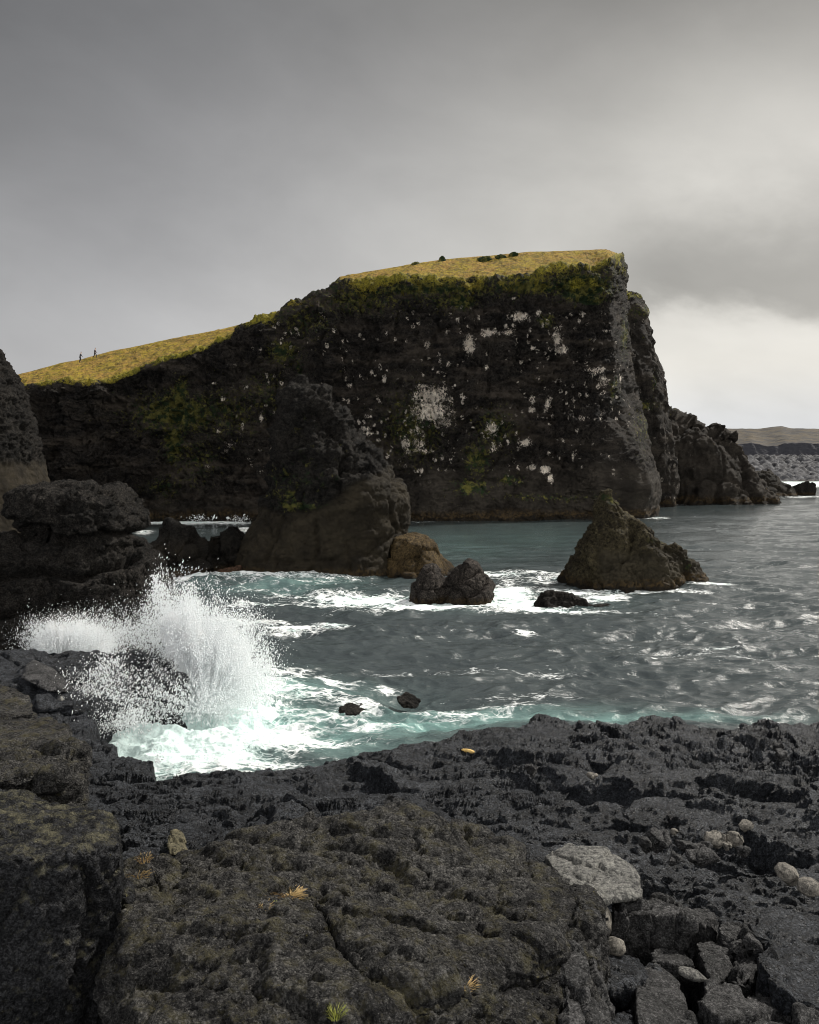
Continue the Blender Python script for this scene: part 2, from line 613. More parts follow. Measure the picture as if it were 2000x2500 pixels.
M_STONE = rock_mat('beach_stone', (0.085, 0.080, 0.072), (0.15, 0.14, 0.125), 3.0, 0.006, rough=0.8, speckle=(0.22, 0.205, 0.18))
M_FARLAND = rock_mat('far_land_rock', (0.045, 0.043, 0.042), (0.12, 0.105, 0.075), 0.12, 0.8, grass=False)
M_BOULDERS = rock_mat('boulder_beach_rock', (0.06, 0.06, 0.066), (0.16, 0.16, 0.17), 0.3, 0.3)

# ------------------------------------------------------------------ headland
def build_headland():
    # columns: cliff control points (px, py, Y) from sea to brink, then ridge point
    cols = [
        (-1500, [(-1500, 1290, 138), (-1500, 1100, 148)], (-1500, 1070, 170)),
        (-900, [(-900, 1285, 140), (-900, 1060, 150)], (-900, 1015, 175)),
        (-300, [(-300, 1275, 145), (-300, 1120, 148), (-300, 1010, 151)], (-300, 965, 176)),
        (58, [(50, 1272, 147), (50, 1150, 149), (55, 957, 152)], (45, 914, 174)),
        (162, [(160, 1272, 147), (160, 1150, 150), (162, 934, 152)], (150, 886, 175)),
        (200, [(200, 1272, 147), (200, 1150, 149), (200, 944, 150)], (197, 878, 175)),
        (272, [(272, 1272, 147), (272, 1150, 150), (272, 934, 152)], (270, 858, 175)),
        (350, [(350, 1272, 147), (350, 1160, 149), (350, 905, 153)], (360, 839, 176)),
        (510, [(510, 1272, 147), (510, 1120, 150), (510, 851, 154)], (530, 806, 176)),
        (580, [(580, 1272, 147), (580, 1100, 150), (580, 817, 155)], (600, 789, 176)),
        (655, [(650, 1272, 147), (650, 1100, 150), (652, 780, 156)], (665, 768, 176)),
        (740, [(740, 1272, 147), (740, 1090, 151), (742, 744, 158)], (748, 731, 170)),
        (800, [(800, 1272, 147), (800, 1090, 151), (800, 718, 159)], (800, 708, 170)),
        (829, [(829, 1272, 147), (829, 1100, 152), (829, 697, 160)], (829, 676, 172)),
        (1000, [(1000, 1272, 148), (1000, 1200, 150), (1000, 1000, 153), (1000, 676, 160)], (1000, 645, 175)),
        (1090, [(1090, 1272, 148), (1090, 1190, 150), (1090, 1000, 153), (1093, 688, 160)], (1090, 633, 176)),
        (1200, [(1200, 1271, 149), (1200, 1160, 151), (1200, 960, 154), (1200, 686, 160)], (1200, 623, 177)),
        (1290, [(1290, 1270, 150), (1300, 1130, 152), (1290, 960, 156), (1290, 680, 160)], (1290, 615, 177)),
        (1350, [(1350, 1270, 151), (1350, 1150, 152), (1350, 960, 157), (1350, 662, 161)], (1350, 613, 178)),
        (1460, [(1460, 1268, 152), (1460, 1180, 150), (1450, 1060, 154), (1450, 960, 158), (1450, 811, 161), (1455, 655, 162)], (1430, 610, 178)),
        (1493, [(1570, 1266, 154), (1592, 1190, 152), (1555, 1100, 155), (1528, 1020, 158), (1504, 960, 160), (1493, 811, 162), (1487, 724, 163), (1491, 630, 163)], (1470, 608, 178)),
        (1530, [(1606, 1258, 163), (1618, 1190, 162), (1594, 1118, 163), (1578, 1043, 165), (1545, 956, 170), (1538, 875, 174), (1521, 794, 178), (1521, 701, 180), (1517, 624, 182)], (1480, 609, 181)),
        (1600, [(1596, 1240, 196), (1560, 1120, 196), (1530, 956, 200), (1512, 794, 200), (1505, 640, 200)], (1475, 612, 183)),
        (1900, [(1400, 1230, 215), (1400, 760, 214)], (1400, 613, 184)),
        (2300, [(1000, 1230, 220), (1000, 760, 218)], (1000, 648, 183)),
        (2600, [(600, 1230, 220), (600, 900, 218)], (600, 795, 183)),
        (3000, [(0, 1230, 220), (0, 1000, 218)], (0, 925, 182)),
        (3600, [(-1500, 1230, 220), (-1500, 1110, 216)], (-1500, 1075, 182)),
    ]
    us = np.array([c[0] for c in cols], float)
    K = 24
    cl = np.zeros((len(cols), K, 3))
    rd = np.zeros((len(cols), 3))
    for i, (u, pts, r) in enumerate(cols):
        q = np.array([P(*a) for a in pts])
        q[0, 2] = 0.0
        base = q[0].copy()
        base[2] = -2.5
        q = np.vstack([base, q])
        t = np.linspace(q[0, 2], q[-1, 2], K)
        zz = np.maximum.accumulate(q[:, 2] + np.arange(len(q)) * 1e-4)
        for k in range(2):
            cl[i, :, k] = np.interp(t, zz, q[:, k])
        cl[i, :, 2] = t
        rd[i] = P(*r)
    front = np.concatenate([np.linspace(-1500, -60, 160, endpoint=False), np.linspace(-60, 1640, 1250, endpoint=False),
                            np.linspace(1640, 3600, 160)])
    R1, R2 = 400, 110
    tv = np.linspace(0, 1, R1)
    C = len(front)
    cu = np.empty((C, K, 3))
    ru = np.empty((C, 3))
    for k in range(3):
        ru[:, k] = np.interp(front, us, rd[:, k])
        for j in range(K):
            cu[:, j, k] = np.interp(front, us, cl[:, j, k])
    V = np.empty((R1 + R2, C, 3))
    jj = tv * (K - 1)
    j0 = np.clip(jj.astype(int), 0, K - 2)
    fr = (jj - j0)[:, None, None]
    cut = cu.transpose(1, 0, 2)
    V[:R1] = cut[j0] * (1 - fr) + cut[j0 + 1] * fr
    s = np.linspace(0, 1, R2 + 1)[1:, None, None]
    top = cut[-1][None]
    V[R1:] = top * (1 - s) + ru[None] * s
    # slight crown so that the brink is rounded and the ridge rolls away
    V[R1:, :, 2] += (np.sin(np.pi * s[:, :, 0] * 0.5) - s[:, :, 0]) * 0.25 * (ru[:, 2] - cut[-1][:, 2])[None] * 0.5
    R = R1 + R2
    isgrass = np.zeros((R, C))
    isgrass[R1:] = 1
    rowv = np.concatenate([tv, 1 + s[:, 0, 0]])[:, None] * np.ones((1, C))
    du = np.gradient(V, axis=1)
    dv = np.gradient(V, axis=0)
    N = np.cross(du, dv)
    N /= np.linalg.norm(N, axis=2, keepdims=True) + 1e-9
    co = V.reshape(-1, 3).astype(np.float32)
    no = N.reshape(-1, 3).astype(np.float32)
    rv = rowv.ravel()
    px, py = project(co)
    spec = [('f', 14, 3.0, (1, 1, 0.6)), ('r', 5.5, 1.5, (1, 1, 0.8)), ('t', 5.0, 0.8, (1, 1, 1.6)), ('r', 2.2, 0.8), ('r', 1.0, 0.5), ('n', 0.5, 0.3)]
    d = displace(co, no, spec, 3)
    r, t, e = cells(co * np.array((1, 1, 0.55), np.float32), 4.5, 5)
    d += 0.9 * ((r - 0.5) + 0.8 * t)
    d += displace(co, no, [('s', 2.6, 0.8)], 8)
    # smooth slabby rock near the foot
    sm = sstep(co[:, 2] + 3.5 * fbm(co, 12, 3, 0.5, 5), 10.5, 6.5) * sstep(px, 950, 1050) + \
        sstep(co[:, 2] + 2 * fbm(co, 9, 3, 0.5, 5), 4.5, 2.5) * sstep(px, 1000, 900) * 0.6
    slab_spots = blobs(px, py, [(1560, 1060, 45, 70, 0.5), (1180, 1165, 60, 55, 0.7), (1480, 1110, 30, 30, .5)])  # further patches of smooth rock
    sm = np.clip(np.maximum(sm, slab_spots), 0, 1)
    cliffw = sstep(rv, 1.07, 0.985)
    amp = cliffw * (1 - 0.55 * sm) * sstep(np.minimum(rv, 1), 1.0, 0.95) * 0.55 + cliffw * (1 - 0.55 * sm) * 0.45
    d = d * amp * (1 - 0.62 * sstep(px, 1440, 1505))
    grassd = 0.45 * fbm(co, 6, 3, 0.5, 9) + 0.34 * fbm(co, 1.5, 3, 0.6, 11)
    d = d + (1 - cliffw) * grassd
    # turf edge and hummocks along the brink
    edge = np.exp(-((rv - 1.02) / 0.035) ** 2)
    d = d + edge * (0.5 + 1.1 * fbm(co, 3.2, 3, 0.6, 13))
    hm = blobs(px, py, [(1081, 640, 11, 14, 1.0), (1186, 630, 16, 6, .5), (1225, 626, 12, 6, .5), (1255, 622, 12, 7, .6), (835, 685, 12, 9, .9)])
    dz = hm * 0.0
    disp = no * d[:, None]
    back = (rv > 1.0) & (rv < 2.0)
    # keep the skyline ridge in place
    disp *= (1 - 0.75 * sstep(rv, 1.9, 2.0))[:, None]
    co2 = co + disp
    co2[:, 2] += dz
    me = mesh_np('headland', co2, grid_faces(R, C, True))
    px, py = project(co2)
    g = sstep(rv, 0.86, 1.06) * 0.70 + 0.35 * sstep(rv, 1.0, 1.3)
    g = np.where(px < 640, sstep(rv, 0.975, 1.03) * 1.3, g)
    # between px 655 and 829 and along the front the turf is torn
    g = g * (1 - 0.62 * sstep(px, 640, 690) * sstep(px, 860, 815))
    g = np.maximum(g, 0.85 * blobs(px, py, [(1420, 690, 50, 26, 0.72), (1150, 696, 60, 12, .7), (1240, 690, 45, 12, .7), (900, 690, 60, 10, .6)]) )
    set_attr(me, 'grass', g)
    set_attr(me, 'green', np.clip(sstep(rv, 1.22, 1.0) * 0.85 + 0.4 * fbm(co, 7, 3, 0.5, 21), 0, 1) * (1 - 0.0 * g))
    moss = blobs(px, py, [(745, 785, 60, 45, .42), (690, 860, 35, 28, .6), (730, 900, 10, 25, .5), (430, 1010, 95, 42, .72), (440, 960, 18, 30, .8),
                          (425, 1080, 22, 45, .75), (545, 1010, 80, 60, .45), (640, 960, 60, 50, .4), (480, 1120, 60, 60, .4),
                          (1125, 735, 32, 22, .75), (1090, 735, 60, 25, .45), (1420, 700, 60, 30, .9), (1440, 733, 30, 9, .95), (1060, 705, 150, 16, .7),
                          (1300, 700, 100, 16, .7), (880, 730, 100, 35, .5), (1010, 1040, 70, 80, .5), (1210, 1050, 50, 50, .5),
                          (1165, 1120, 30, 40, .6), (1335, 785, 18, 14, .6), (1060, 720, 90, 30, .4), (1525, 820, 10, 50, .5), (1570, 1040, 22, 60, .35),
                          (1150, 1190, 40, 20, .6), (1245, 1170, 30, 14, .5), (400, 1190, 40, 30, .4), (1500, 945, 12, 30, .5), (1340, 1215, 120, 10, .35)])
    moss = np.maximum(moss, 0.34 * sstep(rv, 0.84, 0.98) * sstep(px, 560, 700))
    set_attr(me, 'moss', moss + 0.14)
    gu = blobs(px, py, [(1055, 965, 42, 22, 1), (1050, 1005, 50, 30, .95), (1030, 945, 22, 10, .8), (1080, 1030, 30, 22, .8), (1020, 1050, 22, 18, .7), (1147, 840, 16, 26, 1), (1195, 812, 26, 10, 1),
                        (1268, 772, 28, 12, 1), (1240, 812, 14, 7, .9), (1360, 825, 12, 20, 1), (1372, 855, 16, 14, 1), (1315, 765, 7, 12, .9), (1423, 768, 9, 9, .9),
                        (1481, 807, 10, 4, 1), (1449, 830, 10, 5, .8), (1457, 903, 32, 8, .9), (1475, 930, 18, 14, .9), (1515, 925, 8, 14, .7), (1300, 975, 7, 14, 1), (1298, 1000, 8, 8, 1), (1338, 985, 7, 18, 1),
                        (1330, 1003, 8, 6, .9), (1348, 1015, 5, 5, .9), (1200, 1045, 15, 18, 1), (1281, 1080, 16, 11, 1.05), (1020, 1085, 22, 16, .85), (1030, 1100, 22, 8, .9), (1207, 1095, 12, 10, .85), (1298, 1142, 12, 7, 1.1),
                        (1332, 1148, 14, 10, 1.1), (1343, 1168, 8, 12, 1.1), (893, 1049, 17, 8, .9), (898, 1058, 22, 5, .9), (849, 1008, 7, 14, .95), (899, 1017, 12, 6, .9), (991, 1083, 14, 22, .85), (939, 927, 6, 12, .9), (852, 941, 7, 7, .9),
                        (907, 910, 5, 7, .9), (545, 976, 7, 8, .9), (522, 936, 9, 3, .9), (603, 944, 6, 5, .8), (655, 933, 5, 7, .8), (687, 936, 7, 6, .8), (638, 1020, 6, 12, .9),
                        (533, 1052, 7, 8, .8), (591, 1043, 6, 14, .8), (560, 1084, 22, 12, .55), (615, 1121, 14, 6, .6), (507, 1139, 12, 6, .6), (1045, 842, 6, 12, .9), (1073, 865, 4, 4, .9), (1189, 897, 6, 8, .9),
                        (1095, 890, 4, 6, .9), (1118, 892, 3, 5, .9), (1264, 934, 4, 4, .9), (1362, 930, 14, 8, .7), (1300, 850, 7, 7, .9), (1128, 968, 6, 7, .8), (1398, 943, 5, 6, .8), (1431, 966, 8, 6, .7), (1092, 1020, 6, 10, .7),
                        (1399, 1118, 4, 10, .9), (992, 835, 4, 6, .8), (1255, 728, 7, 4, .9), (1100, 765, 4, 4, .9), (1080, 1120, 6, 12, .6), (1028, 1158, 4, 4, .9), (1091, 810, 4, 8, .9), (1470, 1010, 6, 18, .6), (1495, 1000, 6, 12, .6)])
    set_attr(me, 'guano', gu * sstep(rv, 1.0, 0.96))
    field = sstep(px, 480, 700) * sstep(px, 1560, 1500) * sstep(py, 730, 800) * sstep(py, 1190, 1130) * 0.9
    set_attr(me, 'guano_field', field * sstep(rv, 0.98, 0.93))
    set_attr(me, 'smooth', sm)
    o = obj('headland', me, M_HEAD, label='tall dark sea cliff with a yellow grass slope on top and white bird droppings down its face',
            cat='headland', kind='structure')
    return o


# ------------------------------------------------------------------ sea stacks and sea rocks
def moss_at(lst):
    def f(co):
        px, py = project(co)
        return blobs(px, py, lst) + 0.02
    return f


def zero(co):
    return np.zeros(len(co), np.float32)


def build_far():
    # second cliff shoulder behind the headland
    rock('cliff_shoulder', [('loft', [(1265, 1400, 1618, 214, 26), (985, 1400, 1592, 214, 24), (921, 1400, 1580, 214, 22), (840, 1400, 1564, 214, 20),
                                      (782, 1400, 1554, 214, 18), (747, 1400, 1540, 214, 15), (728, 1400, 1515, 214, 10)], 36, 3.0)],
         0.42, [('f', 9, 1.1, (1, 1, .6)), ('c', 4, .7, (1, 1, .5)), ('t', 4, .4, (1, 1, .5)), ('r', 1.2, .4)], M_HEAD, 21,
         attrs={'grass': lambda c: 0.4 * sstep(c[:, 2], 41, 44), 'green': lambda c: np.ones(len(c)), 'guano': zero, 'guano_field': lambda c: 0.3 * np.ones(len(c)),
                'moss': moss_at([(1590, 760, 60, 20, .6), (1560, 990, 60, 14, .6), (1600, 930, 10, 30, .5)]), 'smooth': lambda c: 0.35 * np.ones(len(c))},
         kind='structure', label='steep dark cliff shoulder rising just behind the right end of the big grassy cliff', cat='cliff')
    # craggy spur running down to the sea
    y = 214
    rock('rock_spur', [
        ('loft', [(1240, 1540, 1892, y, 16), (1222, 1540, 1884, y, 15), (1185, 1540, 1856, y, 13), (1159, 1540, 1836, y, 12), (1130, 1540, 1812, y, 11), (1095, 1540, 1785, y, 10), (1075, 1540, 1776, y, 8), (1058, 1540, 1735, y, 6)], 32, 2.2),
        ('loft', [(1070, 1715, 1782, y, 7), (1056, 1726, 1770, y, 5), (1044, 1738, 1758, y, 3), (1038, 1745, 1752, y, 1.5)], 16, 2),
        ('hull', [(1520, 976, y), (1598, 975, y), (1616, 996, y), (1645, 1008, y), (1678, 1040, y), (1720, 1056, y), (1740, 1240, y - 13), (1520, 1240, y - 14), (1520, 1240, y + 20), (1560, 985, y + 12), (1700, 1070, y + 12)]),
    ], 0.34, [('f', 12, 1.6, (1, 1, .7)), ('c', 7.5, 1.5, (1, 1, .5)), ('t', 5, .5, (1, 1, .5)), ('c', 2.6, 0.45, (1, 1, .6)), ('r', 1.6, 0.35), ('n', 0.8, 0.2)], M_HEAD, 33,
        attrs={'grass': zero, 'green': zero, 'guano': moss_at([(1650, 1110, 60, 60, .25)]), 'guano_field': zero, 'moss': moss_at([(1600, 1000, 50, 20, .5), (1560, 990, 20, 20, .5)]), 'smooth': lambda c: 0.75 * np.ones(len(c))},
        label='craggy brown rock spur right of the big cliff, with a bird on its peak', cat='rock spur')
    y = 247
    rock('low_rock_spur', [
        ('loft', [(1222, 1800, 1945, y, 8), (1210, 1800, 1938, y, 7.5), (1190, 1800, 1928, y, 6), (1176, 1800, 1908, y, 5), (1162, 1800, 1896, y, 4), (1154, 1800, 1884, y, 3)], 20, 2.2),
        ('hull', [(1868, 1160, y), (1877, 1146, y), (1886, 1150, y), (1896, 1170, y), (1860, 1180, y - 3), (1880, 1180, y + 3)]),
    ], 0.3, [('f', 5, 1.0), ('c', 3, 0.7), ('f', 1.2, .3)], M_STACK, 41, attrs={'moss': zero, 'smooth': lambda c: 0.5 * np.ones(len(c))},
        label='low dark rock spur trailing off behind the craggy brown spur', cat='rock spur')
    y = 246
    rock('tilted_sea_rock', [('hull', [(1918, 1220, y), (1925, 1192, y), (1946, 1181, y), (1984, 1175, y), (1993, 1184, y), (1995, 1220, y), (1925, 1200, y + 6), (1990, 1185, y + 6), (1990, 1220, y + 7), (1920, 1220, y + 6)])],
         0.25, [('f', 4, .5), ('c', 2.2, .35), ('n', .8, .15)], M_STACK, 43, attrs={'moss': zero, 'smooth': zero},
         label='dark slanted block of rock in the sea in front of the distant white surf', cat='sea rock')
    rock('wave_washed_rock', [('hull', [(1882, 1222, 236), (1890, 1216, 236), (1898, 1217, 236), (1903, 1222, 236), (1890, 1222, 239), (1900, 1222, 234)])],
         0.12, [('f', 1.5, .2)], M_STACK, 44, attrs={'moss': zero, 'smooth': zero},
         label='tiny dark rock barely above water between the brown spur and the slanted block', cat='sea rock')

    # far shore: boulder beach, low lava cliff, moor
    Yb = np.array([330, 352, 372, 395, 410, 424])
    cols = np.linspace(1300, 3400, 520)
    def sky_y(px): return np.interp(px, [1300, 1700, 1766, 1857, 1888, 1909, 1931, 1978, 2050, 2200, 2600, 3400], [1046, 1042, 1047, 1047, 1042, 1040, 1045, 1046, 1047, 1043, 1050, 1056])
    def band_y(px): return np.interp(px, [1300, 1787, 1836, 1874, 1891, 1917, 1957, 2000, 2200, 2600, 3400], [1086, 1087, 1081, 1090, 1089, 1083, 1081, 1083, 1085, 1088, 1090])
    rows = []
    lv = [(('w', -3.0), 378), (('w', 0.0), 394), (('p', 1113), 450), (('b', 0), 454), (('s', 0.25), 500), (('s', 0.6), 570), (('s', 1.0), 640), (('s', 1.02), 900), (('s', 1.0), 1600)]
    ctrl = np.zeros((len(lv), len(cols), 3))
    for i, (k, Y) in enumerate(lv):
        for j, px in enumerate(cols):
            if k[0] == 'w':
                q = P(px, 1100, Y); q[2] = k[1]
            elif k[0] == 'p':
                q = P(px, k[1], Y)
            elif k[0] == 'b':
                q = P(px, band_y(px), Y)
            else:
                q = P(px, band_y(px) + (sky_y(px) - band_y(px)) * k[1], Y)
                if Y > 700:
                    q[2] = P(px, sky_y(px), 640)[2] - (Y - 640) * 0.02
            ctrl[i, j] = q
    seg = [12, 90, 40, 40, 60, 60, 8, 8]
    out, tag_ = [], []
    for i, n in enumerate(seg):
        for k in range(n):
            t = k / n
            out.append(ctrl[i] * (1 - t) + ctrl[i + 1] * t)
            tag_.append(i + t)
    V = np.array(out)
    R, C = V.shape[:2]
    tg = np.array(tag_)[:, None] * np.ones((1, C))
    N = np.cross(np.gradient(V, axis=1), np.gradient(V, axis=0))
    N /= np.linalg.norm(N, axis=2, keepdims=True)
    co = V.reshape(-1, 3).astype(np.float32); no = N.reshape(-1, 3).astype(np.float32); tg = tg.ravel()
    moor = sstep(tg, 2.9, 3.4)
    cliff = sstep(tg, 1.9, 2.05) * sstep(tg, 3.1, 2.95)
    d = moor * (1.5 * fbm(co, 22, 4, .6, 3) + 0.5 * fbm(co, 5, 3, .6, 4)) * (1 - 0.5 * sstep(tg, 5.5, 6)) + cliff * (1.3 * fbm(co, 6, 4, .6, 5, 'r', (1, 1, .25)))
    r, t, e = cells(co, 3.4, 9)
    beach = sstep(tg, 0.7, 1.0) * sstep(tg, 2.0, 1.9)
    d += beach * (1.3 * sstep(e, 0, .5) + 1.0 * r + .8 * t)
    co = co + no * d[:, None]
    fc = grid_faces(R, C)
    land = mesh_np('far_shore', co, fc)
    set_attr(land, 'band', cliff)
    set_attr(land, 'beach', beach)
    m, T, b, pos, o_ = new_mat('far_shore_ground')
    n = T.noise(pos, 0.10, 8, .7); n2 = T.noise(pos, 0.5, 8, .75)
    c = T.mix(T.sstep(n, .42, .58), (0.028, 0.026, 0.025), (0.065, 0.051, 0.032))
    c = T.mix(T.sstep(n2, .52, .66, 0, .8), c, (0.035, 0.033, 0.033))
    c = T.mix(T.sstep(n2, .40, .32, 0, .7), c, (0.20, 0.175, 0.12))
    c = T.mix(T.attr('band'), c, T.mix(n2, (0.012, 0.013, 0.018), (0.05, 0.05, 0.058)))
    bc = T.mix(T.vor(T.scale(pos, (1, 1, 1)), 0.42, out='Distance'), (0.13, 0.13, 0.137), (0.008, 0.008, 0.010))
    c = T.mix(T.attr('beach'), c, bc)
    T.l.new(c, b.inputs['Base Color']); b.inputs['Roughness'].default_value = .9
    b.inputs['Specular IOR Level'].default_value = 0.2
    obj('far_shore', land, m, kind='structure', label='distant low shore of brown moor, dark lava cliff and grey boulder beach', cat='shore')


def build_outcrops():
    for i, (px, py, rx, ry, lab) in enumerate([(1081, 634, 10, 11, 'square dark rock outcrop standing highest on the grassy skyline of the cliff'), (1186, 627, 20, 3, 'flat dark outcrop on the skyline right of the square one'),
                                   (1222, 622, 13, 3, 'small dark outcrop between the flat one and the pair nearer the cliff corner'), (1254, 618, 13, 4, 'rounded dark outcrop on the skyline nearest the cliff corner'),
                                   (838, 681, 16, 5, 'dark outcrop where the grass begins at the step in the skyline'), (1016, 640, 12, 2, 'tiny dark outcrop on the skyline left of the square one')]):
        rr = random.Random(i)
        pts = [(px + rx * math.cos(a) * rr.uniform(.8, 1.1), py + 5 - (ry + 3) * max(0, math.sin(a)) * rr.uniform(.6, 1.1) + (10 if math.sin(a) < 0 else 0), 174 + rr.uniform(-1, 1)) for a in [k * math.pi / 6 for k in range(12)]]
        rock('rock_outcrop', [('hull', pts)], .12, [('r', 1.2, .3), ('r', .5, .15)], M_STACK, 400 + i, attrs={'moss': lambda c: 1.0 * np.ones(len(c)), 'smooth': zero}, label=lab, cat='outcrop', group='dark outcrops along the grassy skyline')


def build_stacks():
    Y = 84
    def tan_smooth(lo, hi, wig=3.0):
        def f(co):
            px, py = project(co)
            b = np.interp(px, [580, 640, 700, 780, 860, 930, 1000], [1225, 1235, 1255, 1240, 1180, 1150, 1120])
            return sstep(py + 25 * fbm(co, 3, 3, .6, 2), b - 12, b + 14)
        return f
    sm = tan_smooth(0, 0)
    rock('sea_stack', [
        ('loft', [(1412, 572, 1008, Y, 9), (1391, 579, 1004, Y, 8.6), (1326, 600, 1000, Y, 8), (1294, 618, 992, Y, 7.7), (1263, 636, 996, Y, 7.4), (1217, 655, 999, Y, 7.2),
                  (1182, 660, 981, Y, 6.8), (1130, 664, 938, Y, 6.0), (1089, 670, 893, Y, 5.2), (1054, 680, 850, Y, 4.4), (1008, 696, 840, Y, 3.6), (975, 703, 800, Y, 2.8), (952, 708, 752, Y, 1.9), (944, 711, 738, Y, 1.2)], 40, 2.5),
    ], 0.13, [('f', 5, 0.8, (1, 1, .6)), ('c', 3.4, .5, (1, 1, .5)), ('t', 2.6, .34, (.8, 1, 1.6)), ('c', 1.3, 0.34, (.8, 1, 1.2)), ('r', 0.7, 0.30), ('n', .28, .12)], M_STACK, 51, carve=grooves([([(970, 1150), (950, 1220), (968, 1300), (955, 1395)], 5, .4), ([(760, 1395), (775, 1330), (770, 1270)], 6, .35), ([(640, 1395), (668, 1330), (690, 1262)], 5, .3), ([(860, 1395), (850, 1330)], 5, .3), ([(620, 1375), (780, 1368), (900, 1350), (960, 1310)], 5, .25)], 10, 2),
        ampf=lambda c: 1 - 0.62 * sm(c),
        attrs={'smooth': lambda c: sm(c), 'moss': moss_at([(700, 1190, 50, 60, .5), (760, 1150, 80, 80, .35), (720, 1235, 60, 12, .7), (735, 1050, 40, 60, .3)])},
        label='tall leaning sea stack, jagged black on top and smooth brown below, before the cliff', cat='sea stack')
    rock('low_sea_rock', [('loft', [(1408, 930, 1118, 81, 5), (1390, 930, 1108, 81, 4.7), (1368, 935, 1094, 81, 4), (1345, 940, 1078, 81, 3.5), (1326, 945, 1063, 81, 3), (1312, 950, 1034, 81, 2.2), (1302, 960, 1005, 81, 1.4)], 24, 2.3)],
         0.11, [('f', 3, 0.5), ('c', 2.6, .35), ('r', .9, .16), ('n', .35, .05)], rock_mat('kelp_rock', (0.03, 0.022, 0.012), (0.10, 0.07, 0.033), .8, .15, tide=.9), 52,
         label='low rounded ochre rock at the right foot of the tall leaning sea stack', cat='sea rock')
    Y = 65
    rock('twin_sea_rock', [
        ('loft', [(1482, 1000, 1096, Y, 2.0), (1465, 1002, 1094, Y, 1.9), (1428, 1010, 1090, Y, 1.7), (1400, 1022, 1082, Y, 1.3), (1385, 1030, 1070, Y, .9), (1377, 1038, 1058, Y, .5)], 20, 2.3),
        ('loft', [(1490, 1066, 1206, Y - .3, 2.5), (1475, 1068, 1202, Y - .3, 2.4), (1447, 1074, 1208, Y, 2.3), (1414, 1084, 1192, Y, 1.9), (1390, 1112, 1176, Y, 1.3), (1377, 1130, 1168, Y, .8), (1368, 1140, 1152, Y, .4)], 24, 2.3)],
        0.07, [('f', 2, .28), ('c', 1.4, .28), ('r', .6, .12), ('n', .2, .04)], M_GREYROCK, 53,
        label='grey brown sea rock with two humps, standing in white foam', cat='sea rock')
    Y = 75
    rock('pointed_sea_stack', [
        ('loft', [(1440, 1376, 1690, Y, 4.6), (1407, 1380, 1668, Y, 4.3), (1377, 1388, 1640, Y, 4.0), (1345, 1409, 1625, Y, 3.5), (1317, 1425, 1606, Y, 3.0), (1289, 1438, 1592, Y, 2.6), (1266, 1446, 1560, Y, 2.1), (1245, 1446, 1524, Y, 1.6), (1225, 1452, 1510, Y, 1.1), (1208, 1460, 1500, Y, .8), (1199, 1466, 1493, Y, .6)], 32, 2.2),
        ('hull', [(1570, 1320, Y - 1), (1636, 1324, Y), (1664, 1336, Y), (1674, 1363, Y), (1702, 1387, Y), (1737, 1432, Y - 1.5), (1735, 1445, Y - 2), (1560, 1450, Y - 4.5), (1620, 1448, Y - 4.5), (1600, 1330, Y + 2), (1700, 1445, Y + 2), (1580, 1380, Y - 3.2)]),
        ('hull', [(1440, 1350, Y - 3), (1470, 1290, Y - 1.5), (1520, 1330, Y - 3), (1550, 1445, Y - 5), (1455, 1440, Y - 4.5), (1500, 1440, Y)]),
    ], 0.085, [('f', 4, .3, (1, 1, .7)), ('c', 2.8, .5, (1, 1, .6)), ('t', 1.6, .16), ('c', 1.0, .14), ('r', .9, .2), ('r', .35, .08)], M_OLIVE, 57,
        attrs={'smooth': lambda c: (lambda q: sstep(q[1] + 22 * fbm(c, 2, 3, .6, 3), 1330, 1360) * sstep(q[0], 1440, 1480))(project(c)), 'moss': moss_at([(1490, 1215, 30, 16, .6), (1610, 1320, 25, 8, .5), (1680, 1370, 12, 25, .5), (1480, 1270, 40, 40, .3)])},
        label='pointed olive brown sea stack sloping down to the right, standing alone in the open water', cat='sea stack')
    Y = 62.5
    rock('awash_sea_rock', [('hull', [(1300, 1490, Y), (1322, 1450, Y), (1340, 1443, Y), (1385, 1449, Y), (1430, 1469, Y), (1450, 1490, Y), (1340, 1490, Y - 1), (1400, 1460, Y + 1), (1330, 1490, Y + 1.2)]),
                            ('hull', [(1430, 1490, Y), (1440, 1474, Y), (1495, 1477, Y), (1510, 1487, Y), (1470, 1490, Y - .7), (1470, 1485, Y + .8)]),
                            ('hull', [(1284, 1492, Y - .5), (1292, 1482, Y - .5), (1330, 1483, Y - .5), (1345, 1494, Y - .5), (1310, 1494, Y - 1), (1310, 1488, Y)])],
         0.06, [('r', 1.2, .28), ('r', .5, .16), ('n', .2, .06)], M_DARKSTACK, 59,
         label='low jagged black rock awash in a patch of white foam', cat='sea rock')
    rock('small_dark_sea_rock', [('hull', [(818, 1745, 37.2), (828, 1727, 37.2), (845, 1717, 37.4), (884, 1717, 37.4), (896, 1733, 37.2), (890, 1745, 37), (850, 1745, 36.5), (850, 1735, 38), (880, 1735, 38)])],
         0.03, [('r', .5, .09), ('f', .2, .04)], M_DARKSTACK, 61, label='small flat dark rock poking from the turquoise foam, left of its neighbour', cat='sea rock', group='small rocks poking from the bay')
    rock('small_dark_sea_rock', [('hull', [(968, 1703, 38.4), (980, 1696, 38.6), (993, 1691, 38.6), (1012, 1699, 38.5), (1030, 1712, 38.4), (1015, 1730, 38), (985, 1728, 38), (975, 1715, 38), (1000, 1710, 39.3)])],
         0.03, [('r', .5, .09), ('f', .2, .04)], M_DARKSTACK, 63, label='small peaked brown rock poking from the bay, right of its neighbour', cat='sea rock', group='small rocks poking from the bay')
    # left middle distance
    Y = 80
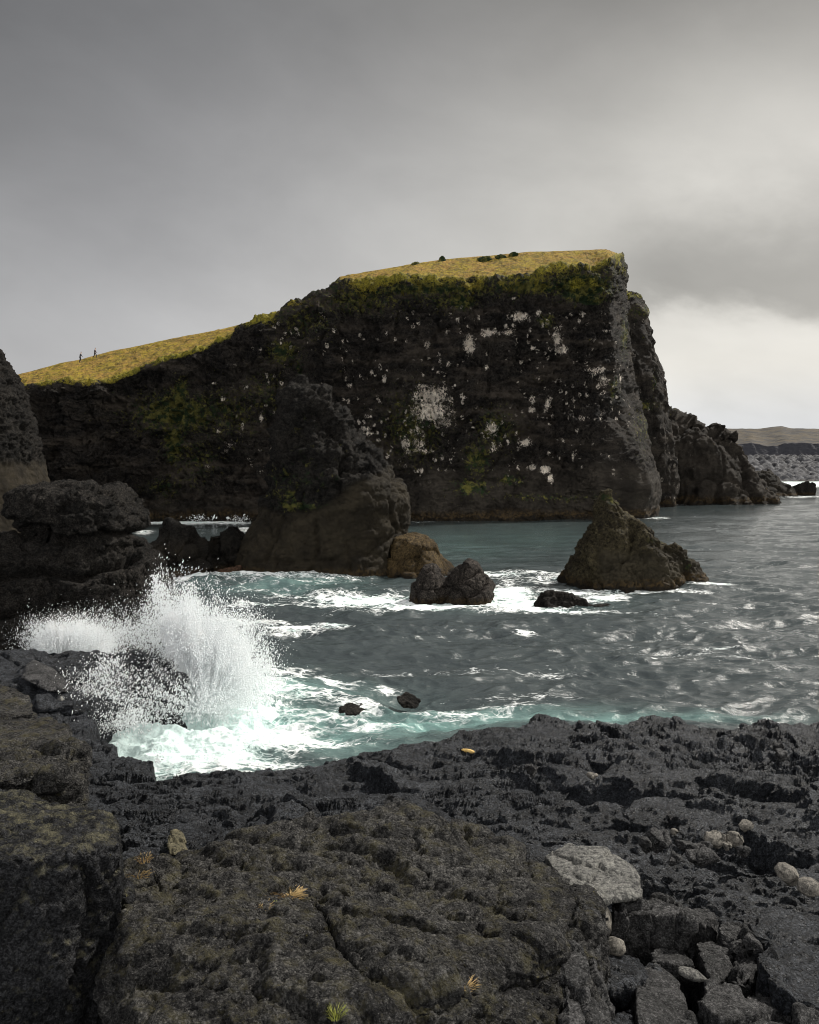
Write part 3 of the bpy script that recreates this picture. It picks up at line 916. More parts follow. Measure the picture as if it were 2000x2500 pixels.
    rock('sea_rock_cluster', [
        ('hull', [(372, 1330, Y), (388, 1288, Y), (406, 1261, Y), (436, 1279, Y), (458, 1296, Y), (470, 1350, Y - 3), (380, 1400, Y - 2.5), (420, 1290, Y + 2), (460, 1350, Y + 3)]),
        ('hull', [(350, 1330, Y - 1), (385, 1328, Y - 1), (456, 1297, Y), (507, 1305, Y), (520, 1380, Y - 3), (380, 1418, Y - 2.5), (352, 1350, Y - 1), (460, 1425, Y - 3.5), (540, 1415, Y - 2), (450, 1400, Y + 4)]),
        ('hull', [(500, 1310, Y + 1), (530, 1290, Y + 1), (558, 1278, Y + 1), (583, 1283, Y + 1), (597, 1303, Y + 1), (602, 1330, Y + 1), (583, 1360, Y), (560, 1420, Y), (510, 1400, Y - 1), (560, 1300, Y + 5), (590, 1400, Y + 5)]),
    ], 0.11, [('f', 3, .5), ('c', 2.4, .7), ('r', .9, .16), ('n', .3, .05)], M_STACK, 65, attrs={'moss': zero, 'smooth': lambda c: (lambda q: blobs(q[0], q[1], [(430, 1350, 50, 22, .8), (520, 1320, 40, 12, .5)]))(project(c))},
        label='cluster of broken dark rocks with brown weed between the mushroom stack and the leaning stack', cat='sea rock')
    Y = 77
    rock('weedy_sea_rock', [('hull', [(458, 1432, Y), (495, 1403, Y), (540, 1390, Y + .5), (590, 1380, Y + 1), (600, 1410, Y + 1), (560, 1420, Y - 1), (480, 1430, Y - 1), (540, 1420, Y + 3)])],
         0.09, [('r', 1.0, .2), ('r', .4, .1)], rock_mat('weed_rock', (0.03, 0.02, 0.016), (0.12, 0.07, 0.045), 2, .1), 67,
         label='low reddish brown weedy rock at the waterline before the broken dark rocks', cat='sea rock')
    Y = 112
    smf = lambda c: (lambda q: sstep(q[1] + 22 * fbm(c, 4, 3, .6, 3), 1118, 1140))(project(c))
    rock('edge_sea_stack', [('loft', [(1350, -420, 128, Y, 14), (1250, -400, 108, Y, 13), (1182, -380, 98, Y, 12), (1130, -360, 84, Y, 11), (1089, -350, 72, Y, 10), (1043, -330, 62, Y, 9.5), (968, -300, 38, Y, 8), (921, -280, 22, Y, 7), (892, -260, 2, Y, 6), (860, -240, -12, Y, 5), (800, -200, -40, Y, 3), (770, -160, -80, Y, 1.5)], 36, 2.3)],
         0.17, [('f', 7, 1.0, (1, 1, .6)), ('t', 3, .3), ('r', 2.0, .8), ('r', .8, .4), ('n', .4, .16)], M_STACK, 71, ampf=lambda c: 1 - .75 * smf(c),
         attrs={'moss': zero, 'smooth': smf}, label='steep dark sea stack with a smooth brown foot, cut by the left frame edge', cat='sea stack')
    # mushroom-shaped stack
    Y = 48
    rock('mushroom_sea_stack', [
        ('loft', [(1650, -260, 470, Y, 7), (1600, -260, 462, Y, 6.5), (1540, -250, 450, Y, 6.0), (1487, -240, 435, Y, 5.6), (1440, -230, 405, Y, 5.2), (1400, -220, 380, Y, 5.0), (1373, -210, 376, Y, 4.8), (1345, -190, 350, Y, 4.6), (1325, -160, 338, Y, 4.2), (1312, -60, 335, Y, 3.6), (1300, 20, 332, Y, 3.2)], 40, 2.6),
        ('loft', [(1320, 105, 336, Y - .3, 3.0), (1300, 82, 337, Y - .3, 3.4), (1272, 56, 336, Y - .3, 3.8), (1250, 45, 333, Y - .3, 3.9), (1215, 49, 312, Y - .3, 3.6), (1200, 66, 300, Y - .2, 3.0), (1191, 90, 285, Y - .2, 2.2)], 36, 2.6),
        ('hull', [(-250, 1330, Y), (0, 1318, Y), (40, 1300, Y), (68, 1293, Y), (100, 1325, Y - 1.5), (0, 1420, Y - 4), (-250, 1420, Y - 4), (60, 1330, Y + 2), (-250, 1400, Y + 3), (110, 1420, Y - 3)]),
        ('hull', [(225, 1205, Y), (268, 1192, Y), (286, 1187, Y), (312, 1215, Y), (320, 1240, Y - 1), (240, 1240, Y - 1), (280, 1240, Y + 1.5)]),
    ], 0.075, [('f', 4, .25, (.7, 1, 1.3)), ('c', 2.2, .26, (.6, 1, 1.3)), ('t', 1.8, .14, (.45, 1, 1.8)), ('c', .8, .16, (.8, 1, 1.2)), ('r', .5, .16), ('r', .2, .07)], M_DARKSTACK, 73,
        carve=grooves([([(30, 1268), (60, 1300), (100, 1316), (170, 1318), (240, 1305), (345, 1300)], 9, .9), ([(60, 1285), (120, 1300)], 8, .8), ([(-50, 1420), (90, 1390), (200, 1410), (330, 1370)], 10, .7), ([(240, 1195), (270, 1215), (300, 1240)], 7, .5), ([(0, 1500), (150, 1470), (330, 1500)], 10, .6)], 14, 1.6),
        label='massive black mushroom-shaped sea stack with a bulging capstone behind the breaking wave', cat='sea stack')


# ------------------------------------------------------------------ near shore terrain
def build_ledges():
    def at(px, py, z):
        q = W(px, py, z)
        return (q[0], q[1], q[2], 0)
    T_ = [(-300, 1604), (0, 1602), (73, 1597), (160, 1588), (215, 1589), (240, 1596), (337, 1597), (381, 1609), (410, 1608), (427, 1629), (441, 1656), (436, 1668), (330, 1672), (225, 1676), (190, 1720), (-300, 1740)]
    top = [at(a, b, 2.0) for a, b in T_]
    bot = [(a[0], a[1] - .0, -1.0, 0) for a in top]
    rock('wave_cut_ledge', [('hull', top[:12] + [top[0]] + bot[:12]), ('hull', [top[k] for k in (0, 1, 2, 3, 4, 12, 13, 14, 15)] + [bot[k] for k in (0, 1, 2, 3, 4, 12, 13, 14, 15)]), ('hull', [top[k] for k in (4, 5, 6, 7, 9, 10, 11, 12, 13)] + [bot[k] for k in (4, 5, 6, 7, 9, 10, 11, 12, 13)])],
         0.06, [('f', 3, .3, (1, 1, 1.5)), ('t', 2.2, .16, (.5, 1, 1.4)), ('c', 1.2, .16), ('r', .5, .12), ('r', .2, .05)], M_LAVA, 89,
         carve=grooves([([(190, 1720), (232, 1690), (330, 1682), (440, 1672)], 5, .25), ([(231, 1600), (245, 1630), (300, 1640)], 6, .25)]),
         label='flat black wet ledge jutting into the breaking wave at the left', cat='rock ledge')


def plan_poly(pts, z):
    return np.array([W(a, b, z)[:2] for a, b in pts])


def sdist(poly, x, y):
    """signed distance, positive inside"""
    d = np.full(len(x), 1e9, np.float32)
    ins = np.zeros(len(x), bool)
    n = len(poly)
    for i in range(n):
        ax, ay = poly[i]
        bx, by = poly[(i + 1) % n]
        ex, ey = bx - ax, by - ay
        wx, wy = x - ax, y - ay
        t = np.clip((wx * ex + wy * ey) / (ex * ex + ey * ey + 1e-9), 0, 1)
        d = np.minimum(d, (wx - ex * t) ** 2 + (wy - ey * t) ** 2)
        c = ((ay > y) != (by > y)) & (x < (bx - ax) * (y - ay) / (by - ay + 1e-12) + ax)
        ins ^= c
    d = np.sqrt(d)
    return np.where(ins, d, -d)


SHELF = [(-700, 1900), (150, 1880), (330, 1868), (396, 1866), (470, 1885), (530, 1886), (593, 1871), (650, 1850), (702, 1848), (735, 1836), (825, 1813), (941, 1802), (1010, 1776), (1075, 1778),
         (1121, 1769), (1186, 1762), (1242, 1762), (1300, 1742), (1339, 1739), (1404, 1744), (1441, 1755), (1525, 1753), (1608, 1744), (1655, 1739), (1701, 1751), (1780, 1748), (1896, 1746), (2000, 1752),
         (2500, 1752), (3200, 1765), (3200, 3400), (-1500, 3400)]
# ledges of the left shore: (outline in frame pixels at height z, z, edge softness)
LEDGES = [
    ([(-700, 1600), (0, 1602), (73, 1598), (162, 1590), (225, 1590), (240, 1597), (337, 1598), (381, 1610), (412, 1608), (428, 1630), (440, 1662), (400, 1668), (300, 1662), (225, 1668), (200, 1720), (-700, 1760)], 1.5, 0.35),
    ([(-700, 1655), (50, 1652), (130, 1668), (190, 1690), (205, 1715), (243, 1738), (240, 1752), (150, 1800), (-700, 1860)], 2.1, 0.3),
    ([(-700, 1760), (120, 1765), (200, 1780), (270, 1797), (292, 1812), (230, 1850), (-700, 1880)], 2.2, 0.25),
    ([(-700, 1800), (190, 1808), (290, 1816), (340, 1822), (377, 1833), (384, 1850), (300, 1870), (-700, 1900)], 2.35, 0.2),
]


def terrain_h(x, y):
    p3 = np.stack([x, y, np.zeros_like(x)], 1).astype(np.float32)
    wx = x + 0.55 * fbm(p3, 2.2, 3, .55, 31)
    wy = y + 0.55 * fbm(p3, 2.2, 3, .55, 35)
    h = np.full(len(x), -2.5, np.float32)
    s = sdist(plan_poly(SHELF, 2.5), wx, wy)
    # the shelf climbs inland to the right and towards the viewer
    inland = sstep(s, 0.0, 16.0)
    z = 2.35 + 1.1 * inland
    z = z - 0.5 * np.exp(-((x - 2.2) / 2.4) ** 2 - ((y - 13.5) / 1.8) ** 2)
    z = z - 0.7 * np.exp(-((x - 4.6) / 1.8) ** 2 - ((y - 11.0) / 1.6) ** 2)
    # hollow by the big boulders
    h = np.maximum(h, -2.5 + (z + 2.5) * sstep(s, -0.7, 0.35) ** 0.6)
    for poly, zz, w in LEDGES:
        s2 = sdist(plan_poly(poly, zz), wx, wy)
        h = np.maximum(h, -2.5 + (zz + 2.5) * sstep(s2, -w, w * 0.6))
    land = sstep(h, 0.3, 1.6)
    return h, s, land, p3


def build_terrain():
    # camera-facing fan of rows, finer near the viewer
    pys = np.concatenate([np.linspace(1440, 1560, 90, endpoint=False), np.linspace(1560, 1720, 110, endpoint=False), np.linspace(1720, 2560, 560, endpoint=False), np.linspace(2560, 3300, 60)])
    Ys = np.array([W(1000, q, 2.9)[1] for q in pys])
    us = np.concatenate([np.linspace(-1.3, -0.47, 90, endpoint=False), np.linspace(-0.47, 0.47, 1150, endpoint=False), np.linspace(0.47, 1.3, 90)])
    X = Ys[:, None] * us[None]
    Yg = Ys[:, None] * np.ones((1, len(us)))
    x, y = X.ravel().astype(np.float32), Yg.ravel().astype(np.float32)
    h, s, land, p3 = terrain_h(x, y)
    # pahoehoe: flat-topped lobes with deep creases, lobes inside lobes, thin overlapping sheets
    q = p3.copy()
    q[:, 0] += 1.0 * fbm(p3, 3.2, 3, .55, 61)
    q[:, 1] += 0.8 * fbm(p3, 2.6, 3, .55, 63)

    def lobe(pp, wl, sd, k=4.0, sx=0.55):
        n = noise3(pp * np.array((sx, 1, 1), np.float32) / wl, sd)
        return np.sqrt(np.minimum(np.abs(n) * k, 1.0) + 0.002)
    d = 0.75 * fbm(q * np.array((0.6, 1.0, 1), np.float32), 6.0, 2, .5, 65)
    v = fbm(q * np.array((0.5, 1.0, 1), np.float32), 5.0, 4, .5, 66) * 6.0
    fl = np.floor(v)
    d += 0.13 * (fl + sstep(v - fl, 0.0, 0.18)) - 0.04 * v
    d += 0.36 * lobe(q, 2.6, 67, 3.0)
    d += 0.20 * lobe(q, 1.15, 69, 2.6, .38)
    d += 0.09 * lobe(q, 0.5, 71, 2.6, .4)
    # rubbly, collapsed parts
    r, t, e = cells(np.stack([q[:, 0] * .8, q[:, 1] * 1.2, q[:, 2]], 1), 0.6, 4)
    rub = sstep(fbm(p3, 6, 3, .5, 81) + 0.12 * sstep(x, 0, 6), 0.06, 0.22)
    d += rub * sstep(y, 40, 20) * (0.22 * (r - .5) + 0.20 * t - 0.12 * (1 - sstep(e, 0, .12)) + 0.10 * fbm(q, .5, 3, .6, 83, 'r'))
    pk = fbm(p3, 3.4, 3, .5, 85)
    d -= 0.45 * sstep(pk, 0.20, 0.34)
    # ropy wrinkles
    ang = 2.5 * fbm(p3, 5, 2, .5, 91)
    rope = np.sin((x * np.cos(ang) + y * np.sin(ang)) * 2 * math.pi / 0.30 + 5 * fbm(p3, 1.2, 2, .5, 93))
    d += 0.012 * rope * sstep(fbm(p3, 3.5, 2, .5, 95), -0.05, 0.15)
    d = d * (0.45 + 0.55 * sstep(h, 0.8, 2.0))
    leftlow = sstep(x / y, -0.28, -0.33) * sstep(y, 22, 28)
    d = d * (1 - 0.35 * leftlow)
    z = h + (d - 0.60) * land + (1 - land) * 0.2 * fbm(p3, 1.2, 2, .5, 97)
    V = np.stack([x, y, z], 1).astype(np.float32)
    G = V.reshape(len(pys), len(us), 3)
    N = np.cross(np.gradient(G, axis=1), np.gradient(G, axis=0)).reshape(-1, 3)
    N /= np.linalg.norm(N, axis=1, keepdims=True) + 1e-9
    N *= np.sign(N[:, 2:3] + 1e-6)
    fine = displace(V, N, [('c', 0.6, .05, (.7, 1, 1.2)), ('b', 0.36, .07, (.45, 1, 1.6)), ('b', 0.15, .05, (.55, 1, 1.5)), ('n', .07, .012)], 71)
    V = V + N * (fine * (0.3 + 0.7 * land))[:, None]
    me = mesh_np('lava_shelf', V, grid_faces(len(pys), len(us))[:, ::-1])
    px, py = project(V)
    set_attr(me, 'rubble', rub)
    obj('lava_shelf', me, M_LAVA, kind='structure', label='black lobed lava shelf running along the shore to the water', cat='lava shelf')


# ------------------------------------------------------------------ sea
def build_sea():
    pys = np.concatenate([np.linspace(2000, 1900, 12, endpoint=False), np.linspace(1900, 1300, 640, endpoint=False), np.linspace(1300, 1150, 170, endpoint=False),
                          np.linspace(1150, 1122, 30)])
    Ys = np.array([W(1000, q, 0)[1] for q in pys])
    us = np.concatenate([np.linspace(-2.0, -0.46, 60, endpoint=False), np.linspace(-0.46, 0.46, 1000, endpoint=False), np.linspace(0.46, 2.0, 60)])
    X = Ys[:, None] * us[None]
    Yg = Ys[:, None] * np.ones((1, len(us)))
    dY = np.abs(np.gradient(Ys))[:, None] * np.ones((1, len(us)))
    x, y, dy = X.ravel().astype(np.float32), Yg.ravel().astype(np.float32), dY.ravel()
    p = np.stack([x, y, np.zeros_like(x)], 1)
    px, py = project(p)
    # wave trains: waves run in from the right/back; crests roughly across the view
    q = p.copy()
    q[:, 0] += 1.2 * fbm(p, 9, 2, .5, 3)
    q[:, 1] += 1.2 * fbm(p, 9, 2, .5, 5)
    h = np.zeros(len(x), np.float32)
    for wl, a, sx, ang, sdn in ((13, .24, .5, .3, 1), (5.5, .28, .42, -.1, 2), (2.6, .24, .42, .15, 3), (1.25, .18, .45, -.2, 4), (.6, .10, .5, .1, 5)):
        c, s = math.cos(ang), math.sin(ang)
        r = np.stack([(q[:, 0] * c - q[:, 1] * s) * sx, q[:, 0] * s + q[:, 1] * c, q[:, 2] + 3 * sdn], 1) / wl
        n = noise3(r, sdn)
        fade = np.clip(1.6 - 3.0 * dy / wl, 0, 1)
        h += a * ((0.55 - 2.0 * np.abs(n)) * 0.8 + 0.4 * n) * fade
    calm = sstep(py, 1400, 1290) * sstep(px, 1650, 1400)
    rough = blobs(px, py, [(650, 1440, 260, 40, 1.0), (900, 1540, 260, 25, .6), (500, 1780, 250, 80, .8), (850, 1760, 250, 50, .5)])
    h *= (1 - 0.6 * calm) * (1 + 0.9 * rough)
    h += 0.5 * blobs(px, py, [(640, 1432, 190, 16, 1)])
    # churned foam swell in the bay
    mound = blobs(px, py, [(470, 1800, 200, 60, 1.0), (560, 1690, 150, 40, .8), (320, 1760, 90, 50, .7)])
    h += mound * (0.35 + 0.5 * fbm(p, 1.4, 4, .6, 41)) * sstep(py, 1620, 1700)
    V = np.stack([x, y, h], 1)
    me = mesh_np('sea_water', V, grid_faces(len(pys), len(us)))
    foam = blobs(px, py, [
        (430, 1800, 230, 80, 2.0), (400, 1850, 200, 35, 2.0), (580, 1830, 130, 28, 1.5), (650, 1420, 200, 14, .75), (1000, 1475, 260, 10, .85), (330, 1710, 110, 45, 1.2), (550, 1690, 150, 42, 1.2), (520, 1840, 170, 40, 1.3), (640, 1660, 120, 22, .75), (200, 1640, 160, 20, 1.0),
        (700, 1705, 170, 20, .80), (880, 1722, 60, 14, .75), (1000, 1720, 70, 8, .6), (760, 1830, 120, 16, .85), (900, 1770, 160, 14, .75), (1130, 1740, 170, 12, .52), (1330, 1700, 180, 10, .45), (1200, 1720, 200, 18, .42), (800, 1755, 180, 40, .55),
        (810, 1665, 60, 6, .75), (945, 1672, 30, 5, .85), (700, 1545, 90, 8, .85), (810, 1538, 50, 6, .9), (620, 1530, 80, 8, .7), (640, 1425, 120, 5, .7),
        (640, 1404, 70, 6, .95), (740, 1399, 110, 5, .9), (880, 1401, 130, 6, .95), (1020, 1402, 60, 6, .9), (560, 1410, 90, 7, .8), (480, 1425, 60, 7, .85), (660, 1478, 160, 5, .7), (700, 1450, 300, 14, .42),
        (900, 1465, 170, 11, .95), (1060, 1486, 160, 9, 1.0), (820, 1478, 100, 5, .8), (1240, 1455, 60, 22, 1.15), (1260, 1482, 110, 12, 1.1), (1400, 1450, 100, 9, .85), (1470, 1468, 55, 12, .95), (1330, 1495, 120, 6, 1.05), (1220, 1405, 90, 5, .85), (1320, 1402, 60, 5, .75), (1390, 1412, 80, 5, .8),
        (1560, 1446, 150, 5, .8), (1740, 1430, 55, 4, .9), (1650, 1445, 70, 4, .7), (1280, 1545, 25, 6, .8), (900, 1500, 120, 6, .5),
        (1820, 1610, 60, 5, .62), (1760, 1582, 60, 3, .62), (1640, 1600, 160, 8, .38), (1060, 1640, 200, 10, .4), (1350, 1640, 120, 6, .45), (1300, 1420, 120, 6, .5),
        (440, 1276, 120, 4, 1.1), (360, 1274, 40, 3, .9), (560, 1277, 60, 3, .9), (350, 1300, 20, 6, .7), (600, 1292, 20, 6, .6),
        (1680, 1229, 40, 2.5, .9), (1640, 1226, 30, 2, .7), (1800, 1229, 80, 2, .75), (1885, 1228, 16, 2, .9), (1610, 1266, 22, 3, .8), (1950, 1181, 150, 6, 1.6), (1900, 1210, 60, 2, .8), (2150, 1181, 250, 6, 1.5), (1960, 1213, 60, 2, .7), (1500, 1268, 100, 1.5, .5), (1050, 1274, 100, 1.0, .4),
    ])
    # keep foam out to the side of the bay where the shore breaks further on
    ts = sdist(plan_poly(SHELF, 2.5), x, y)
    shore = sstep(ts, -4.5, -0.5) * (0.25 + 0.55 * sstep(px, 1250, 900))
    foam = np.maximum(foam, shore)
    aer = blobs(px, py, [(430, 1800, 200, 90, 1.0), (700, 1790, 220, 50, .85), (950, 1765, 180, 26, .8), (1200, 1740, 200, 14, .55), (640, 1700, 190, 26, .65), (1550, 1755, 250, 10, .45), (1150, 1475, 190, 14, .4), (650, 1435, 160, 18, .35), (1080, 1335, 180, 34, .13), (1300, 1315, 110, 28, .12), (1450, 1752, 260, 10, .6), (1150, 1745, 220, 16, .6)])
    foam = foam * 1.25
    set_attr(me, 'foam', foam)
    set_attr(me, 'aer', np.clip(aer * 1.15, 0, 1))
    m, T, b, pos, out = new_mat('sea_water')
    warp = T.mix(1.0, pos, T.mix(1.0, T.noise(pos, 0.35, 3, .5, out='Color'), (1.6, 1.6, 0), 'MULTIPLY'), 'ADD')
    wv = T.scale(warp, (0.55, 1.0, 1.0))
    fn = T.noise(wv, 0.75, 9, 0.68, 0.6)
    ridge = T.math('SUBTRACT', 1.0, T.math('MULTIPLY', T.math('ABSOLUTE', T.math('SUBTRACT', T.noise(wv, 1.3, 6, .6, 1.2), 0.5)), 6.0), clamp=True)
    fnn = T.math('ADD', T.math('MULTIPLY', fn, 0.8), T.math('MULTIPLY', ridge, 0.16))
    foam_a = T.attr('foam')
    FF = T.math('ADD', foam_a, T.math('MULTIPLY', T.math('SUBTRACT', fnn, 0.5), 2.6))
    lw = T.mix(1.0, wv, T.mix(1.0, T.noise(wv, 1.6, 5, .6, out='Color'), (0.9, 0.9, 0), 'MULTIPLY'), 'ADD')
    lace = T.sstep(T.vor(lw, 1.7, 'DISTANCE_TO_EDGE'), 0.11, 0.02)
    lace2 = T.sstep(T.vor(lw, 4.5, 'DISTANCE_TO_EDGE'), 0.13, 0.02)
    lace = T.math('MAXIMUM', lace, T.math('MULTIPLY', lace2, 0.7))
    f = T.math('MAXIMUM', T.sstep(FF, 0.86, 1.12), T.math('MULTIPLY', lace, T.sstep(FF, 0.42, 0.80, 0.0, 0.9)))
    # scattered small whitecaps
    wc = T.math('MULTIPLY', T.sstep(T.noise(T.scale(pos, (0.5, 1.3, 1)), 1.1, 8, .72), 0.665, 0.71), 0.6)
    f = T.math('MAXIMUM', f, wc)
    aerc = T.math('MULTIPLY', T.attr('aer'), T.sstep(T.noise(wv, 0.5, 5, .6), 0.25, 0.62, 0.35, 1.0))
    col = T.mix(aerc, (0.042, 0.054, 0.057), (0.24, 0.42, 0.39))
    T.l.new(col, b.inputs['Base Color'])
    b.inputs['Roughness'].default_value = 0.10
    b.inputs['IOR'].default_value = 1.8
    bu = T.node('ShaderNodeBump')
    bu.inputs['Distance'].default_value = 0.07
    bh = T.math('ADD', T.noise(T.scale(pos, (0.7, 1.2, 1)), 3.2, 6, .62), T.math('MULTIPLY', T.noise(T.scale(pos, (0.8, 1.2, 1)), 0.9, 4, .6), 1.3))
    T.put(bu.inputs['Height'], bh)
    T.l.new(bu.outputs[0], b.inputs['Normal'])
    fb = T.node('ShaderNodeBsdfPrincipled')
    fb.inputs['Roughness'].default_value = 0.9
    fb.inputs['Specular IOR Level'].default_value = 0.2
    T.l.new(T.mix(T.sstep(T.math('SUBTRACT', fnn, T.math('MULTIPLY', foam_a, .12)), 0.30, 0.46), (0.70, 0.84, 0.82), (0.92, 0.95, 0.95)), fb.inputs['Base Color'])
    b2 = T.node('ShaderNodeBump')
    b2.inputs['Distance'].default_value = 0.12
    T.put(b2.inputs['Height'], T.noise(pos, 2.6, 8, .65))
    T.l.new(b2.outputs[0], fb.inputs['Normal'])
    mx = T.node('ShaderNodeMixShader')
    T.put(mx.inputs[0], f)
    T.l.new(b.outputs[0], mx.inputs[1])
    T.l.new(fb.outputs[0], mx.inputs[2])
    T.l.new(mx.outputs[0], out.inputs[0])
    obj('sea_water', me, m, kind='structure', label='grey green sea with foam streaks around the rocks and turquoise water in the bay', cat='sea')


# ------------------------------------------------------------------ near boulders
def build_near():
    # great lichen slab that fills the lower middle of the view
    top = [(300, 2108, 9.6), (575, 2084, 10.6), (700, 2142, 9.9), (781, 2118, 10.2), (870, 2086, 10.6), (943, 2078, 10.8), (1045, 2048, 11.1), (1090, 2032, 11.2), (1175, 2083, 10.8),
           (1309, 2117, 10.5), (1359, 2124, 10.4), (1402, 2188, 9.9), (1452, 2202, 9.7), (1440, 2330, 8.9), (1395, 2420, 8.4), (1250, 2560, 7.5), (700, 2640, 6.7), (325, 2700, 6.3), (318, 2500, 7.2), (312, 2300, 8.3)]
    bot = [(p[0], p[1], p[2]) for p in top]
    tp = [P(*a) for a in top]
    pts = [('hull', [tuple(a) + (0,) for a in tp] + [(a[0], a[1], 2.6, 0) for a in tp])]
    bm_pts = [[tuple(a) for a in tp] + [(a[0] * 0.98, a[1], 2.6) for a in tp]]
    def fourth(L):
        return ('hull', [(a[0], a[1], a[2], 0) for a in L])
    upper = [(300, 2108, 9.6), (575, 2084, 10.6), (700, 2142, 9.9), (781, 2118, 10.2), (870, 2086, 10.6), (943, 2078, 10.8), (1045, 2048, 11.1), (1090, 2032, 11.2), (1175, 2083, 10.8),
             (1309, 2117, 10.5), (1359, 2124, 10.4), (1402, 2188, 9.9), (1452, 2202, 9.7), (1430, 2262, 9.2), (1330, 2310, 8.75), (1200, 2372, 8.3), (1050, 2412, 8.0), (960, 2470, 7.65), (700, 2560, 7.15), (318, 2560, 7.2), (314, 2300, 8.3)]
    ut = [P(*a) for a in upper]
    lower = [(a[0] * .985, a[1] + .06, a[2] - (.10 if a[1] > 9.6 else .14)) for a in tp]

    cracks = grooves([([(752, 2228), (790, 2262), (803, 2300), (812, 2340), (840, 2365), (848, 2400), (890, 2440)], 3.2, .09), ([(690, 2172), (730, 2192), (742, 2215)], 2.5, .06),
                      ([(1000, 2300), (1080, 2310), (1160, 2345)], 3, .05), ([(350, 2200), (420, 2215), (520, 2205)], 3, .05), ([(905, 2200), (960, 2190), (1040, 2150)], 3, .05), ([(380, 2130), (395, 2170)], 3, .07)])
    bm_pts = [[tuple(a) for a in ut] + [(a[0], a[1] - (.30 if a[1] < 9.5 else -.05), a[2] - .42) for a in ut], [tuple(a) for a in lower] + [(a[0] * 0.98, a[1], 2.6) for a in lower]]
    rock('lichen_slab', [fourth(bm_pts[0]), fourth(bm_pts[1])], 0.022, carve=cracks, spec=
         [('f', 2.6, .18), ('t', 2.2, .12, (.45, 1, 1)), ('t', .8, .06, (.4, 1, 1)), ('r', .4, .03, (.5, 1, 1.4)), ('t', .3, .03, (.4, 1, 1)), ('c', .7, .05, (1, 1, .6)), ('r', .16, .038, (.5, 1, 1.4)), ('r', .08, .018)], mat=M_LICHEN, seed=101,
         label='huge sloping grey slab speckled with yellow lichen filling the lower middle of the foreground', cat='boulder')
    # dark upright column faces at the slab's right end
    rock('basalt_pillar', [fourth([tuple(P(*a)) for a in [(1405, 2205, 9.5), (1458, 2200, 9.6), (1468, 2275, 9.3), (1425, 2300, 9.0), (1480, 2240, 10.4), (1500, 2540, 8.2), (1400, 2560, 8.0), (1480, 2560, 8.9), (1410, 2260, 9.8), (1440, 2560, 7.9)]])], 0.02,
         [('f', .8, .07, (1, 1, .4)), ('c', .45, .08, (1, 1, .3)), ('r', .16, .03), ('r', .06, .014)], M_BASALT, 103,
         label='narrow black basalt pillar standing at the right end of the lichen slab', cat='boulder')
    rock('basalt_pillar', [fourth([tuple(P(*a)) for a in [(1360, 2330, 8.7), (1400, 2310, 8.9), (1430, 2350, 8.6), (1380, 2370, 8.4), (1445, 2560, 7.7), (1350, 2580, 7.6), (1400, 2600, 7.4), (1400, 2560, 8.4)]])], 0.02,
         [('f', .8, .07, (1, 1, .4)), ('c', .45, .08, (1, 1, .3)), ('r', .16, .03), ('r', .06, .014)], M_BASALT, 105,
         label='shorter black pillar fragment leaning under the lichen slab', cat='boulder')
    # big squared block, lower left
    L = [(-420, 2000, 9.4), (-100, 1975, 9.8), (150, 1980, 9.7), (265, 1990, 9.6), (300, 2045, 9.0), (296, 2060, 8.7), (140, 2085, 8.3), (0, 2098, 8.1), (-420, 2140, 7.7)]
    tp = [P(*a) for a in L]
    rock('square_basalt_block', [fourth([tuple(a) for a in tp] + [(a[0] * 1.0 + .02, a[1] - (0.25 if a[1] < 9.2 else 0), 2.2) for a in tp])], 0.022,
         [('f', 1.8, .08, (1, 1, .7)), ('c', .9, .06, (1.3, 1.3, .35)), ('t', 1.0, .03, (1, 1, .7)), ('r', .5, .03), ('t', .3, .02), ('r', .16, .045), ('r', .06, .018)], M_BLOCK, 107,
         label='big square dark block with lichen top and broken face in the lower left corner', cat='boulder')
    rock('wedged_boulder', [fourth([tuple(P(*a)) for a in [(290, 2120, 9.4), (318, 2150, 9.2), (336, 2235, 8.9), (322, 2262, 8.8), (280, 2300, 8.6), (270, 2150, 9.0), (330, 2200, 9.6), (280, 2280, 9.6)]])], 0.018,
         [('f', .6, .06), ('c', .4, .06), ('r', .15, .02)], M_BLOCK, 108, label='dark rounded stone wedged between the square block and the lichen slab', cat='boulder')
    # lichen-topped blocks stacked up the left side
    L = [(-400, 1850, 14.2), (0, 1840, 14.4), (100, 1822, 14.8), (165, 1808, 15.1), (195, 1832, 14.3), (192, 1868, 13.2), (150, 1885, 12.8), (0, 1905, 12.4), (-400, 1920, 12.2)]
    tp = [P(*a) for a in L]
    rock('lichen_ledge_block', [fourth([tuple(a) for a in tp] + [(a[0], a[1] - .1, 2.0) for a in tp])], 0.03,
         [('f', 1.8, .2), ('s', .42, .12), ('r', .8, .12, (.6, 1, 1.6)), ('c', 1.0, .14, (.8, 1, 1)), ('t', .35, .03), ('r', .2, .05), ('r', .08, .02)], M_LICHEN, 111,
         label='angular block with yellow lichen on its top, second ledge above the square block', cat='boulder')
    L = [(-400, 1955, 10.6), (0, 1925, 11.4), (60, 1940, 11.2), (190, 1975, 10.6), (255, 1985, 10.4), (270, 2010, 9.9), (0, 2040, 9.6), (-400, 2060, 9.4)]
    tp = [P(*a) for a in L]
    rock('layered_basalt_slab', [fourth([tuple(a) for a in tp] + [(a[0], a[1], 2.0) for a in tp])], 0.026,
         [('f', 1.6, .16), ('s', .3, .10), ('r', .5, .09, (.6, 1, 1.6)), ('t', .3, .02), ('r', .16, .045), ('r', .06, .018)], M_BLOCK, 113,
         label='thin layered slab lying behind the top of the square block', cat='boulder')
